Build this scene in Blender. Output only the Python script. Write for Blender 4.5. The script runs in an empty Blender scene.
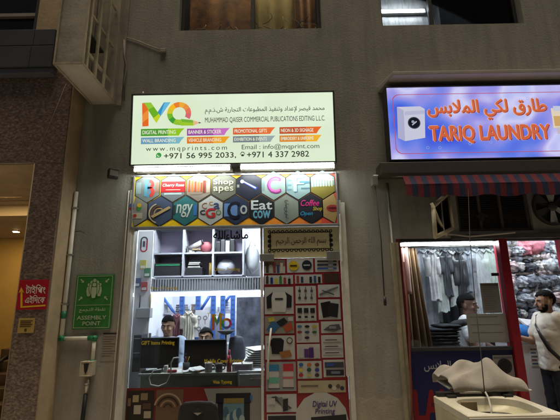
import bpy, math, random, unicodedata
from mathutils import Matrix, Vector, noise
random.seed(7)
C = bpy.context.scene.collection
SC = bpy.context.scene
rad = math.radians

# ------------------------------------------------------------------ camera
F_PX, CAM, PITCH, ROLL = 405.0, Vector((0, -4.1, 1.55)), rad(13.4), rad(1.0)
_f = Vector((0, math.cos(PITCH), math.sin(PITCH)))
_r0, _u0 = Vector((1, 0, 0)), Vector((0, -math.sin(PITCH), math.cos(PITCH)))
_R = _r0 * math.cos(ROLL) - _u0 * math.sin(ROLL)
_U = _r0 * math.sin(ROLL) + _u0 * math.cos(ROLL)
cd = bpy.data.cameras.new('camera'); cd.sensor_width = 36; cd.lens = 36 * F_PX / 560
cd.clip_start = .05; cd.clip_end = 400
cam = bpy.data.objects.new('camera', cd); C.objects.link(cam)
cam.matrix_world = Matrix(((_R.x, _U.x, -_f.x, CAM.x), (_R.y, _U.y, -_f.y, CAM.y), (_R.z, _U.z, -_f.z, CAM.z), (0, 0, 0, 1)))
SC.camera = cam
# ------------------------------------------------------------------ night light
w = bpy.data.worlds.new('World'); SC.world = w; w.use_nodes = True
nt = w.node_tree; bg = nt.nodes['Background']
sky = nt.nodes.new('ShaderNodeTexSky'); sky.sky_type = 'NISHITA'; sky.sun_disc = False
sky.sun_elevation = rad(85); sky.sun_rotation = rad(180)
tint = nt.nodes.new('ShaderNodeMix'); tint.data_type = 'RGBA'; tint.blend_type = 'MULTIPLY'; tint.inputs[0].default_value = 1
tint.inputs[7].default_value = (1, .72, .46, 1)
nt.links.new(sky.outputs[0], tint.inputs[6]); nt.links.new(tint.outputs[2], bg.inputs[0])
bg.inputs[1].default_value = .021
sd = bpy.data.lights.new('sun', 'SUN'); sd.energy = 4.0; sd.angle = rad(40); sd.color = (1, .84, .62)
so = bpy.data.objects.new('sun', sd); C.objects.link(so); so.rotation_euler = (rad(3), 0, 0)
SC.view_settings.view_transform = 'Standard'; SC.view_settings.look = 'None'
SC.view_settings.exposure = 0; SC.view_settings.gamma = 1; SC.view_settings.use_curve_mapping = False
SC.cycles.max_bounces = 8; SC.cycles.transparent_max_bounces = 12
SC.cycles.sample_clamp_indirect = 4; SC.cycles.use_denoising = True
SC.cycles.caustics_reflective = False; SC.cycles.caustics_refractive = False

# ------------------------------------------------------------------ helpers
def ray(px, py): return (_f * F_PX + _R * (px - 280) - _U * (py - 210))
def at(px, py, Y=0.0):
    d = ray(px, py); return CAM + d * ((Y - CAM.y) / d.y)
def onx(px, py, X):
    d = ray(px, py); return CAM + d * ((X - CAM.x) / d.x)
def onz(px, py, Z):
    d = ray(px, py); return CAM + d * ((Z - CAM.z) / d.z)
def loc2(Mx, px, py):
    inv = Mx.inverted(); o = inv @ CAM; d = inv.to_3x3() @ ray(px, py)
    t = -o.y / d.y; p = o + d * t; return p.x, p.z
def rect(a, b, c, d, Y=0.0, Mx=None):
    if Mx is None: Mx = Matrix.Translation((0, Y, 0))
    mx, my = (a + c) / 2, (b + d) / 2
    return (loc2(Mx, a, my)[0], loc2(Mx, c, my)[0], loc2(Mx, mx, d)[1], loc2(Mx, mx, b)[1])   # x0,x1,z0,z1
def s(r, g, b):
    f = lambda v: (v / 255 / 12.92) if v / 255 <= .04045 else ((v / 255 + .055) / 1.055) ** 2.4
    return (f(r), f(g), f(b))

MATS = {}
def M(name, col, rough=.6, var=.12, scale=6, bump=0, bscale=60, metal=0, emit=0, spec=.4, dirt=0, stretch=None, streak=0):
    if name in MATS: return MATS[name]
    m = bpy.data.materials.new(name); m.use_nodes = True; t = m.node_tree; b = t.nodes['Principled BSDF']
    b.inputs['Roughness'].default_value = rough; b.inputs['Metallic'].default_value = metal
    b.inputs['Specular IOR Level'].default_value = spec
    tc = t.nodes.new('ShaderNodeTexCoord'); src = tc.outputs['Object']
    if stretch:
        mp = t.nodes.new('ShaderNodeMapping'); mp.inputs['Scale'].default_value = stretch; t.links.new(src, mp.inputs[0]); src = mp.outputs[0]
    n = t.nodes.new('ShaderNodeTexNoise'); n.inputs['Scale'].default_value = scale; n.inputs['Detail'].default_value = 6; n.inputs['Roughness'].default_value = .6
    t.links.new(src, n.inputs['Vector'])
    r = t.nodes.new('ShaderNodeValToRGB'); e = r.color_ramp.elements
    e[0].position, e[1].position = .3, .7
    e[0].color = (*[max(0, c * (1 - var)) for c in col], 1); e[1].color = (*[min(1, c * (1 + var)) for c in col], 1)
    t.links.new(n.outputs[0], r.inputs[0]); out = r.outputs[0]
    if dirt:
        n2 = t.nodes.new('ShaderNodeTexNoise'); n2.inputs['Scale'].default_value = 1.7; n2.inputs['Detail'].default_value = 9; n2.inputs['Roughness'].default_value = .72
        t.links.new(src, n2.inputs['Vector'])
        r2 = t.nodes.new('ShaderNodeValToRGB'); r2.color_ramp.elements[0].position = .38; r2.color_ramp.elements[1].position = .62
        r2.color_ramp.elements[0].color = (1 - dirt,) * 3 + (1,); r2.color_ramp.elements[1].color = (1, 1, 1, 1)
        t.links.new(n2.outputs[0], r2.inputs[0])
        mx = t.nodes.new('ShaderNodeMix'); mx.data_type = 'RGBA'; mx.blend_type = 'MULTIPLY'; mx.inputs[0].default_value = 1
        t.links.new(out, mx.inputs[6]); t.links.new(r2.outputs[0], mx.inputs[7]); out = mx.outputs[2]
    if streak:
        mp2 = t.nodes.new('ShaderNodeMapping'); mp2.inputs['Scale'].default_value = (5, 5, .45); t.links.new(tc.outputs['Object'], mp2.inputs[0])
        n4 = t.nodes.new('ShaderNodeTexNoise'); n4.inputs['Scale'].default_value = 1.6; n4.inputs['Detail'].default_value = 8; n4.inputs['Roughness'].default_value = .65
        r4 = t.nodes.new('ShaderNodeValToRGB'); r4.color_ramp.elements[0].position = .32; r4.color_ramp.elements[1].position = .55
        r4.color_ramp.elements[0].color = (1 - streak, 1 - streak, 1 - streak, 1); r4.color_ramp.elements[1].color = (1, 1, 1, 1)
        t.links.new(mp2.outputs[0], n4.inputs['Vector']); t.links.new(n4.outputs[0], r4.inputs[0])
        m4 = t.nodes.new('ShaderNodeMix'); m4.data_type = 'RGBA'; m4.blend_type = 'MULTIPLY'; m4.inputs[0].default_value = 1
        t.links.new(out, m4.inputs[6]); t.links.new(r4.outputs[0], m4.inputs[7]); out = m4.outputs[2]
    t.links.new(out, b.inputs['Base Color'])
    if emit:
        t.links.new(out, b.inputs['Emission Color']); b.inputs['Emission Strength'].default_value = emit
        b.inputs['Base Color'].default_value = (.1, .1, .1, 1)
        for l in list(t.links):
            if l.to_socket == b.inputs['Base Color']: t.links.remove(l)
    if bump:
        n3 = t.nodes.new('ShaderNodeTexNoise'); n3.inputs['Scale'].default_value = bscale; n3.inputs['Detail'].default_value = 4
        t.links.new(src, n3.inputs['Vector'])
        bp = t.nodes.new('ShaderNodeBump'); bp.inputs['Strength'].default_value = bump; bp.inputs['Distance'].default_value = .01
        t.links.new(n3.outputs[0], bp.inputs['Height']); t.links.new(bp.outputs[0], b.inputs['Normal'])
    MATS[name] = m; return m
def glow(name, col, strength=1.0):
    """flat printed backlit film or lamp: pure emission"""
    if name in MATS: return MATS[name]
    m = bpy.data.materials.new(name); m.use_nodes = True; t = m.node_tree; t.nodes.clear()
    o = t.nodes.new('ShaderNodeOutputMaterial'); e = t.nodes.new('ShaderNodeEmission')
    e.inputs[0].default_value = (*col, 1); e.inputs[1].default_value = strength
    t.links.new(e.outputs[0], o.inputs[0]); MATS[name] = m; return m
def backlit(name, ramp, scale, strength, stretch=(1, 1, 1)):
    m = bpy.data.materials.new(name); m.use_nodes = True; t = m.node_tree; t.nodes.clear()
    o = t.nodes.new('ShaderNodeOutputMaterial'); e = t.nodes.new('ShaderNodeEmission'); e.inputs[1].default_value = strength
    tc = t.nodes.new('ShaderNodeTexCoord'); mp = t.nodes.new('ShaderNodeMapping'); mp.inputs['Scale'].default_value = stretch
    n = t.nodes.new('ShaderNodeTexNoise'); n.inputs['Scale'].default_value = scale; n.inputs['Detail'].default_value = 2
    r = t.nodes.new('ShaderNodeValToRGB'); el = r.color_ramp.elements
    el[0].position, el[0].color = ramp[0][0], (*ramp[0][1], 1); el[1].position, el[1].color = ramp[-1][0], (*ramp[-1][1], 1)
    for p, c in ramp[1:-1]:
        q = el.new(p); q.color = (*c, 1)
    t.links.new(tc.outputs['Object'], mp.inputs[0]); t.links.new(mp.outputs[0], n.inputs['Vector']); t.links.new(n.outputs[0], r.inputs[0])
    t.links.new(r.outputs[0], e.inputs[0]); t.links.new(e.outputs[0], o.inputs[0]); MATS[name] = m; return m
def glass_mat(name, tintc=(.93, .96, .97), base=.03, rough=.02):
    m = bpy.data.materials.new(name); m.use_nodes = True; t = m.node_tree; t.nodes.clear()
    o = t.nodes.new('ShaderNodeOutputMaterial'); a = t.nodes.new('ShaderNodeBsdfTransparent'); a.inputs[0].default_value = (*tintc, 1)
    g = t.nodes.new('ShaderNodeBsdfGlossy'); g.inputs['Roughness'].default_value = rough
    fr = t.nodes.new('ShaderNodeFresnel'); fr.inputs[0].default_value = 1.45
    ma = t.nodes.new('ShaderNodeMath'); ma.operation = 'MAXIMUM'; ma.inputs[1].default_value = base
    mx = t.nodes.new('ShaderNodeMixShader'); t.links.new(fr.outputs[0], ma.inputs[0]); t.links.new(ma.outputs[0], mx.inputs[0])
    t.links.new(a.outputs[0], mx.inputs[1]); t.links.new(g.outputs[0], mx.inputs[2]); t.links.new(mx.outputs[0], o.inputs[0])
    MATS[name] = m; return m

FORMS = {}
for cp in list(range(0xFE80, 0xFEFD)):
    d = unicodedata.decomposition(chr(cp)).split()
    if d: FORMS[(''.join(chr(int(x, 16)) for x in d[1:]), d[0][1:-1])] = chr(cp)
def arabic(txt):
    """joined letter shapes in visual order"""
    t = []; i = 0
    while i < len(txt):
        if txt[i] == '\u0644' and i + 1 < len(txt) and txt[i + 1] in '\u0627\u0623\u0625': t.append(txt[i:i + 2]); i += 2
        else: t.append(txt[i]); i += 1
    out = []
    for k, ch in enumerate(t):
        pj = k > 0 and (t[k - 1], 'initial') in FORMS; nj = k + 1 < len(t) and (t[k + 1], 'final') in FORMS and (ch, 'initial') in FORMS
        pj = pj and (ch, 'final') in FORMS
        form = 'medial' if pj and nj else 'final' if pj else 'initial' if nj else 'isolated'
        out.append(FORMS.get((ch, form), ch))
    return ''.join(reversed(out))

TEXTS = {}
def glyphs(txt, bold=0.0, shear=0.0, sp=1.0):
    k = (txt, bold, shear, sp)
    if k not in TEXTS:
        c = bpy.data.curves.new('t', 'FONT'); c.body = txt; c.resolution_u = 3; c.offset = bold; c.shear = shear; c.space_character = sp
        o = bpy.data.objects.new('t', c); C.objects.link(o)
        me = bpy.data.meshes.new_from_object(o.evaluated_get(bpy.context.evaluated_depsgraph_get()))
        TEXTS[k] = ([v.co.copy() for v in me.vertices], [tuple(p.vertices) for p in me.polygons])
        bpy.data.objects.remove(o); bpy.data.curves.remove(c); bpy.data.meshes.remove(me)
    return TEXTS[k]

class MB:
    def __init__(s_, Mx=None): s_.v, s_.f, s_.mi, s_.mats, s_.M, s_.sm = [], [], [], [], Mx, []
    def _m(s_, m):
        if m not in s_.mats: s_.mats.append(m)
        return s_.mats.index(m)
    def add(s_, vs, fs, m, smooth=False):
        o = len(s_.v); k = s_._m(m)
        for p in vs:
            p = Vector(p); s_.v.append(s_.M @ p if s_.M else p)
        for f in fs: s_.f.append(tuple(i + o for i in f)); s_.mi.append(k); s_.sm.append(smooth)
        return s_
    def box(s_, x0, x1, y0, y1, z0, z1, m):
        vs = [(x, y, z) for z in (z0, z1) for y in (y0, y1) for x in (x0, x1)]
        return s_.add(vs, [(0, 2, 3, 1), (4, 5, 7, 6), (0, 1, 5, 4), (2, 6, 7, 3), (0, 4, 6, 2), (1, 3, 7, 5)], m)
    def quad(s_, pts, m): return s_.add(pts, [tuple(range(len(pts)))], m)
    def sheet(s_, x0, x1, z0, z1, y, m): return s_.quad([(x0, y, z0), (x1, y, z0), (x1, y, z1), (x0, y, z1)], m)
    def prism(s_, pts, y0, y1, m):
        n = len(pts)
        vs = [(x, y0, z) for x, z in pts] + [(x, y1, z) for x, z in pts]
        return s_.add(vs, [tuple(range(n)), tuple(range(2 * n - 1, n - 1, -1))] + [(i, i + n, (i + 1) % n + n, (i + 1) % n) for i in range(n)], m)
    def disc(s_, cx, cz, r, y, m, n=24, rz=None, a0=0, a1=2 * math.pi):
        rz = rz or r
        return s_.quad([(cx + r * math.cos(a0 + (a1 - a0) * i / n), y, cz + rz * math.sin(a0 + (a1 - a0) * i / n)) for i in range(n + (a1 - a0 < 6.2))], m)
    def ring(s_, cx, cz, r0, r1, y, m, a0=0, a1=2 * math.pi, n=24):
        vs = []; 
        for i in range(n + 1):
            a = a0 + (a1 - a0) * i / n
            vs += [(cx + r0 * math.cos(a), y, cz + r0 * math.sin(a)), (cx + r1 * math.cos(a), y, cz + r1 * math.sin(a))]
        return s_.add(vs, [(2 * i, 2 * i + 1, 2 * i + 3, 2 * i + 2) for i in range(n)], m)
    def frame(s_, x0, x1, z0, z1, t, y0, y1, m):
        s_.box(x0, x0 + t, y0, y1, z0, z1, m); s_.box(x1 - t, x1, y0, y1, z0, z1, m)
        s_.box(x0 + t, x1 - t, y0, y1, z0, z0 + t, m); return s_.box(x0 + t, x1 - t, y0, y1, z1 - t, z1, m)
    def tube(s_, path, r, m, n=10, r1=None, cap=True):
        path = [Vector(p) for p in path]; k = len(path); rings = []
        up = None; vs = []; fs = []
        for i, p in enumerate(path):
            d = (path[min(i + 1, k - 1)] - path[max(i - 1, 0)]).normalized()
            if up is None: up = d.orthogonal().normalized()
            up = (up - d * up.dot(d)); up = up.normalized() if up.length > 1e-6 else d.orthogonal().normalized()
            sd_ = d.cross(up); rr = r if r1 is None else r + (r1 - r) * i / (k - 1)
            if isinstance(r, (list, tuple)): rr = r[i]
            vs += [p + (up * math.cos(2 * math.pi * j / n) + sd_ * math.sin(2 * math.pi * j / n)) * rr for j in range(n)]
        for i in range(k - 1):
            for j in range(n):
                fs.append((i * n + j, i * n + (j + 1) % n, (i + 1) * n + (j + 1) % n, (i + 1) * n + j))
        if cap: fs += [tuple(reversed(range(n))), tuple(range((k - 1) * n, k * n))]
        return s_.add(vs, fs, m, True)
    def ell(s_, c, rx, ry, rz, m, n=16, k=10, fn=None, keep=None, smooth=True, rot=None):
        c = Vector(c); vs = []; fs = []
        for i in range(k + 1):
            th = math.pi * i / k
            for j in range(n):
                ph = 2 * math.pi * j / n
                d = Vector((math.sin(th) * math.cos(ph), math.sin(th) * math.sin(ph), math.cos(th)))
                q = Vector((d.x * rx, d.y * ry, d.z * rz)) * (fn(d) if fn else 1)
                if rot: q = rot @ q
                vs.append(c + q)
        for i in range(k):
            for j in range(n):
                f = (i * n + j, (i + 1) * n + j, (i + 1) * n + (j + 1) % n, i * n + (j + 1) % n)
                if keep and not all(keep(vs[q] - c) for q in f): continue
                fs.append(f)
        return s_.add(vs, fs, m, smooth)
    def loft(s_, rings, m, n=20):
        vs = []; fs = []
        for (cx, cy, cz, rx, ry) in rings:
            vs += [(cx + rx * math.cos(2 * math.pi * j / n), cy + ry * math.sin(2 * math.pi * j / n), cz) for j in range(n)]
        for i in range(len(rings) - 1):
            for j in range(n): fs.append((i * n + j, i * n + (j + 1) % n, (i + 1) * n + (j + 1) % n, (i + 1) * n + j))
        fs += [tuple(reversed(range(n))), tuple(range((len(rings) - 1) * n, len(rings) * n))]
        return s_.add(vs, fs, m, True)
    def bone(s_, a, b, ra, rb, m):
        s_.tube([a, b], ra, m, n=14, r1=rb); s_.ell(a, ra, ra, ra, m, 12, 8); return s_.ell(b, rb, rb, rb, m, 12, 8)
    def text(s_, txt, x0, x1, z0, z1, y, m, bold=0.0, shear=0.0, sp=1.0):
        if bold:
            e = bold * .6 * abs(z1 - z0)
            for q, (ex, ez) in enumerate(((0, 0), (e, 0), (-e, 0), (0, e), (0, -e))): s_.text(txt, x0 + ex, x1 + ex, z0 + ez, z1 + ez, y - .0002 * q, m, 0, shear, sp)
            return s_
        vs, fs = glyphs(txt, bold, shear, sp)
        if not vs: return s_
        a, b = min(v.x for v in vs), max(v.x for v in vs); c, d = min(v.y for v in vs), max(v.y for v in vs)
        return s_.add([(x0 + (v.x - a) / (b - a) * (x1 - x0), y, z0 + (v.y - c) / (d - c) * (z1 - z0)) for v in vs], fs, m)
    def ptext(s_, txt, a, b, c, d, y, m, Mx=None, Y=0.0, **k):
        x0, x1, z0, z1 = rect(a, b, c, d, Y, s_.M if s_.M else Mx)
        return s_.text(txt, x0, x1, z0, z1, y, m, **k)
    def build(s_, name, parent=None, bevel=0, remesh=0, smooth_it=0, solid=0, shade=None, base=None, wrinkle=0):
        me = bpy.data.meshes.new(name)
        if parent is not None: org = root_of(parent).location.copy()
        elif base is not None: org = Vector(base)
        else:
            xs = [v.x for v in s_.v]; ys = [v.y for v in s_.v]
            org = Vector(((min(xs) + max(xs)) / 2, (min(ys) + max(ys)) / 2, min(v.z for v in s_.v)))
        me.from_pydata([v - org for v in s_.v], [], s_.f)
        for m in s_.mats: me.materials.append(m)
        me.polygons.foreach_set('material_index', s_.mi)
        me.polygons.foreach_set('use_smooth', [bool(x) if shade is None else shade for x in s_.sm])
        me.update()
        o = bpy.data.objects.new(name, me); C.objects.link(o)
        if remesh:
            md = o.modifiers.new('r', 'REMESH'); md.mode = 'VOXEL'; md.voxel_size = remesh; md.use_smooth_shade = True
            if smooth_it:
                q = o.modifiers.new('s', 'SMOOTH'); q.iterations = smooth_it; q.factor = .5
            me2 = bpy.data.meshes.new_from_object(o.evaluated_get(bpy.context.evaluated_depsgraph_get()))
            o.modifiers.clear(); o.data = me2; me2.name = name
            if not me2.materials: me2.materials.append(s_.mats[0])
        if wrinkle:
            dv = [v.normal * wrinkle * abs(1.3 * noise.noise((v.co.x * 9 + v.co.z * 4, v.co.y * 9 - v.co.z * 5, v.co.z * 7)) + 1.2 * (1 - abs(noise.noise((v.co.x * 7, v.co.y * 7 + v.co.z * 3, v.co.z * 11 - v.co.x * 5))) * 2.2) ** 3 * .5) for v in o.data.vertices]
            for v, q in zip(o.data.vertices, dv): v.co += q
            o.data.update()
        if solid:
            q = o.modifiers.new('t', 'SOLIDIFY'); q.thickness = solid
        if bevel:
            q = o.modifiers.new('b', 'BEVEL'); q.width = bevel; q.segments = 2; q.limit_method = 'ANGLE'
        if parent is not None: o.parent = parent
        else: o.location = org
        return o
def root_of(o):
    while o.parent: o = o.parent
    return o
def tag(o, label, cat, group=None):
    o['label'] = label; o['category'] = cat
    if group: o['group'] = group
    return o
def thing(name, label, cat, loc=(0, 0, 0), group=None):
    o = bpy.data.objects.new(name, None); C.objects.link(o); o.location = loc; o.empty_display_size = .1
    return tag(o, label, cat, group)
def struct(o, kind='structure'): o['kind'] = kind; return o
TR = Matrix.Translation
# ------------------------------------------------------------------ materials
plaster = M('plaster', (.355, .345, .31), .9, .08, 2.2, .32, 46, dirt=.16, streak=.2)
plaster_smooth = M('plaster_smooth', (.52, .40, .26), .9, .10, 3, .25, 30, dirt=.25)
patch_paint = M('patch_paint', (.40, .36, .29), .85, .10, 5, .4, 40, dirt=.2)
paving = M('paving', (.45, .41, .35), .85, .12, 5, .3, 50, dirt=.25)
asphalt = M('asphalt', (.05, .05, .05), .9, .25, 30, .4, 120)
kerb_m = M('kerb_concrete', (.33, .31, .28), .85, .12, 8, .3, 60)
white_alu = M('white_aluminium', (.66, .64, .58), .4, .10, 9, dirt=.25)
grey_alu = M('grey_aluminium', (.34, .34, .33), .4, .1, 12, metal=.6)
steel = M('steel', (.5, .48, .43), .35, .12, 20, metal=.85)
dark_metal = M('dark_metal', (.035, .035, .037), .5, .2, 20)
black_plastic = M('black_plastic', (.018, .018, .02), .42, .2, 20)
black_gloss = M('black_gloss', (.008, .008, .01), .12, .1, 10)
white_plastic = M('white_plastic', (.68, .66, .60), .45, .08, 12, dirt=.15)
cream_paint = M('cream_paint', (.55, .50, .36), .5, .12, 14, dirt=.4)
green_plastic = M('green_plastic', (.02, .20, .09), .4, .1, 20)
red_paint = M('red_paint', (.30, .012, .028), .4, .15, 14, dirt=.3)
white_paint = M('white_paint', (.72, .72, .73), .6, .05, 6)
shop_white = M('shop_wall_paint', (.70, .72, .78), .7, .05, 4)
shop_floor = M('shop_floor_tile', (.4, .38, .35), .35, .08, 5)
wood = M('brown_wood', (.16, .09, .045), .5, .25, 8, stretch=(1, 1, 8))
paper = M('paper', (.66, .66, .64), .7, .05, 10)
ink = M('black_ink', (.02, .02, .022), .6, .1, 20)
glass = glass_mat('window_glass')
door_glass = glass_mat('door_glass', (.85, .9, .9))
dark_glass = M('dark_glass', (.012, .013, .016), .08, .2, 3, spec=.6)
yellow_wall = M('yellow_wall_paint', (.55, .36, .10), .8, .06, 3, .1, 40)
ceiling_m = M('corridor_ceiling', (.38, .30, .19), .6, .1, 5)
band_m = M('blue_grey_cladding', (.085, .095, .12), .38, .12, 4, metal=.25, dirt=.25)
_g = M('granite_cladding', (.075, .062, .052), .32, .2, 50, spec=.5, stretch=(1, 1, .45))
def granite_detail(m):
    t = m.node_tree; b = t.nodes['Principled BSDF']
    tc = t.nodes.new('ShaderNodeTexCoord'); mp = t.nodes.new('ShaderNodeMapping')
    mp.inputs['Rotation'].default_value = (0, rad(-38), 0); mp.inputs['Scale'].default_value = (34, 34, 62)
    n = t.nodes.new('ShaderNodeTexNoise'); n.inputs['Scale'].default_value = 1; n.inputs['Detail'].default_value = 7; n.inputs['Roughness'].default_value = .7
    r = t.nodes.new('ShaderNodeValToRGB'); e = r.color_ramp.elements
    e[0].position, e[0].color = .34, (.06, .044, .038, 1); e[1].position, e[1].color = .72, (.40, .30, .25, 1)
    q = e.new(.52); q.color = (.17, .127, .108, 1)
    t.links.new(tc.outputs['Object'], mp.inputs[0]); t.links.new(mp.outputs[0], n.inputs['Vector']); t.links.new(n.outputs[0], r.inputs[0])
    t.links.new(r.outputs[0], b.inputs['Base Color'])
granite_detail(_g); granite = _g

# ------------------------------------------------------------------ ground
FL = .15                                                     # shop floor level
o = MB().box(-40, 40, -2.6, 30, -.30, 0, paving).build('pavement'); struct(o)
o = MB().box(-40, 40, -2.78, -2.605, -.30, .005, kerb_m).build('kerb', bevel=.015); struct(o)
o = MB().box(-200, 200, -200, -2.785, -.6, -.14, asphalt).build('road'); struct(o)

# unseen dark building added across the street to block low sky glow
ob = thing('glow_block_building', 'unseen dark building added across the road to block horizon glow', 'building', (0, -16, 0))
MB().box(-30, 30, -24, -16, -.14, 7.5, M('far_plaster', (.12, .11, .10), .9)).build('wall', ob)
for q_ in range(9):
    MB().box(-21.5 + q_ * 5, -19.5 + q_ * 5, -15.99, -15.95, 1.0, 2.8, M('far_glass', (.02, .02, .022), .1)).build('window', ob)
# ------------------------------------------------------------------ facade wall with openings
XW = at(78, 170).x                                           # corner with the granite portal
mq = (at(127, 290).x, at(348, 290).x, FL - .02, at(238, 205).z)
la = (at(400, 290).x, 4.5, FL - .02, at(450, 238).z)
tr = rect(457, 190, 531, 231)
fan = rect(537, 189, 600, 224)
w1 = rect(181, -70, 319.5, 29.4); w2 = rect(378, -70, 516, 24.5)
holes = [(mq[0], mq[1], mq[2], mq[3]), la, tr, w1, w2]
def wall_cells(x0, x1, z0, z1, holes, y0, y1, m):
    xs = sorted({x0, x1, *[h[0] for h in holes], *[h[1] for h in holes]}); zs = sorted({z0, z1, *[h[2] for h in holes], *[h[3] for h in holes]})
    xs = [x for x in xs if x0 <= x <= x1]; zs = [z for z in zs if z0 <= z <= z1]
    ok = lambda i, j: 0 <= i < len(xs) - 1 and 0 <= j < len(zs) - 1 and not any(
        h[0] <= (xs[i] + xs[i + 1]) / 2 <= h[1] and h[2] <= (zs[j] + zs[j + 1]) / 2 <= h[3] for h in holes)
    b = MB()
    for i in range(len(xs) - 1):
        for j in range(len(zs) - 1):
            if not ok(i, j): continue
            a, c, d, e = xs[i], xs[i + 1], zs[j], zs[j + 1]
            b.quad([(a, y0, d), (c, y0, d), (c, y0, e), (a, y0, e)], m); b.quad([(a, y1, d), (a, y1, e), (c, y1, e), (c, y1, d)], m)
            if not ok(i - 1, j): b.quad([(a, y0, d), (a, y0, e), (a, y1, e), (a, y1, d)], m)
            if not ok(i + 1, j): b.quad([(c, y0, d), (c, y1, d), (c, y1, e), (c, y0, e)], m)
            if not ok(i, j - 1): b.quad([(a, y0, d), (a, y1, d), (c, y1, d), (c, y0, d)], m)
            if not ok(i, j + 1): b.quad([(a, y0, e), (c, y0, e), (c, y1, e), (a, y1, e)], m)
    return b
wl = thing('shop_building', 'grey brown plastered shop building wall carrying both lit shop signs', 'building', (XW, 0, 0))
wall_cells(XW + .002, 5.6, 0, 8, holes, 0, .22, plaster).build('wall', wl)
pr = rect(352, 398, 411, 470)
b = MB()
n_ = 14
b.prism([(pr[0] - .01, .0), (pr[1] + .02, .0)] + [(pr[1] + .02 - (pr[1] - pr[0] + .03) * i / n_, pr[3] + .012 * math.sin(i * 1.7) + .008 * math.sin(i * 4.1)) for i in range(n_ + 1)], -.004, .001, patch_paint)
p_ = b.build('paint_patch', wl); p_['label'] = 'paler patch of paint low on the wall between the shops'
# upper windows: each a part of the building, panes and frames below it
def upper_window(r, px_div, name='window'):
    f = MB(); x0, x1, z0, z1 = r
    f.frame(x0 + .003, x1 - .003, z0 + .003, z1, .035, .10, .15, dark_metal)
    for px in px_div: x = at(px, 15).x; f.box(x - .022, x + .022, .098, .152, z0 + .038, z1 - .036, dark_metal)
    o = f.build(name, wl, bevel=.003)
    MB().box(x0 + .03, x1 - .03, .122, .128, z0 + .03, z1 - .03, glass).build('pane', o)
    return o
upper_window(w1, [252]); upper_window(w2, [435])
MB().box(w1[0] - .02, w1[1] + .02, .0, .0, w1[2], w1[2], plaster) if 0 else None

# rooms behind the upper windows (dark boxes with real depth)
def room(x0, x1, y0, y1, z0, z1, wm, fm, cm, name, back=None):
    t = .05
    b = MB().box(x0 - t, x0, y0, y1, z0, z1, wm).box(x1, x1 + t, y0, y1, z0, z1, wm).box(x0 - t, x1 + t, y1, y1 + t, z0, z1, back or wm)
    o = b.build(name); struct(o); tag(o, name.replace('_', ' '), 'wall') if 0 else None
    o2 = MB().box(x0 - t, x1 + t, y0, y1 + t, z0 - t, z0 - .002, fm).build(name.replace('wall', 'floor')); struct(o2)
    o3 = MB().box(x0 - t, x1 + t, y0, y1 + t, z1 + .002, z1 + t, cm).build(name.replace('wall', 'ceiling')); struct(o3)
dim_wall = M('dim_room_paint', (.30, .27, .22), .8, .1, 4)
ZU = w1[2] - .25
room(w1[0] - .1, w1[1] + .1, .225, 2.6, ZU, 7.6, dim_wall, shop_floor, dim_wall, 'upper_room_wall')
room(w2[0] - .1, w2[1] + .1, .225, 2.6, ZU, 7.6, dim_wall, shop_floor, dim_wall, 'upper_flat_wall')
# gold curtain behind the left upper window
gold = M('gold_brocade', s(160, 104, 30), .6, .55, 9, .3, 60)
khaki = M('khaki_cloth', s(196, 170, 98), .7, .14, 10, .2, 60)
gold_d = M('gold_thread', s(66, 50, 28), .6, .3, 12)
gold_w = M('pale_thread', s(214, 196, 150), .6, .2, 12)
def drape(b, x0, x1, z0, z1, y, amp, folds, m, n=60, k=14, seed=0, flare=0):
    vs = []; fs = []
    for j in range(k + 1):
        v = j / k; z = z1 + (z0 - z1) * v
        for i in range(n + 1):
            u = i / n; xx = x0 + (x1 - x0) * u + flare * v * (u - .5)
            yy = y + amp * math.sin(u * folds * 2 * math.pi + 1.3 * math.sin(u * 5 + seed)) * (.7 + .3 * v) + amp * .5 * noise.noise((u * folds * .7 + seed, v * 2, seed))
            vs.append((xx, yy, z))
    for j in range(k):
        for i in range(n): fs.append((j * (n + 1) + i, j * (n + 1) + i + 1, (j + 1) * (n + 1) + i + 1, (j + 1) * (n + 1) + i))
    return b.add(vs, fs, m, True)
xm = at(252, 15).x
for k, (a, c) in enumerate(((w1[0] + .02, xm - .01), (xm + .01, w1[1] - .02))):
    t = thing('curtain', ['gold patterned curtain behind left half of upper window above lit white sign', 'gold patterned curtain behind right half of upper window above lit white sign'][k], 'curtain', ((a + c) / 2, .42, w1[2] - .1), 'gold curtains in the upper window')
    drape(MB(), a, c, w1[2] - .08, w1[3] - .3, .43, .016, 5, khaki, seed=k).build('cloth', t, solid=.004)
    if k == 0: drape(MB(), a, c, w1[2] + .13, w1[3] - .3, .405, .010, 3, gold, seed=k + 3).build('swag', t, solid=.004)
    else: drape(MB(), a + (c - a) * .66, c, w1[2] - .07, w1[3] - .3, .405, .010, 2, gold, seed=k + 3).build('swag', t, solid=.004)
    b = MB(); rr = random.Random(5 + k)
    for q in range(30):                                     # embroidered scrolls and twigs
        x = a + (c - a) * rr.random(); z = w1[2] + .02 + .34 * rr.random(); pts = []
        th = rr.uniform(0, 6.28); 
        for g in range(9):
            pts.append((min(c, max(a, x)), .372, max(w1[2] - .02, z))); th += rr.uniform(-.7, .7); x += .03 * math.cos(th); z += .03 * math.sin(th)
        b.tube(pts, rr.uniform(.003, .007), gold_w if rr.random() < .45 else gold_d, 6)
    for q in range(26):
        x = a + (c - a) * q / 25; z = w1[2] + .10 + .05 * math.sin(q * .9) + .06 * abs(q / 25 - .5)
        b.ell((x, .376, z), .022, .004, .016, gold_d, 8, 5)
    b.build('embroidery', t)
    MB().tube([(a - .02, .42, w1[3] - .28), (c + .02, .42, w1[3] - .28)], .012, dark_metal).build('rod', t)
t = thing('ceiling_light', 'warm lit lamp in the room behind the gold curtains', 'light', (w1[0] + .5, .27, w1[3] - .12))
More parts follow.
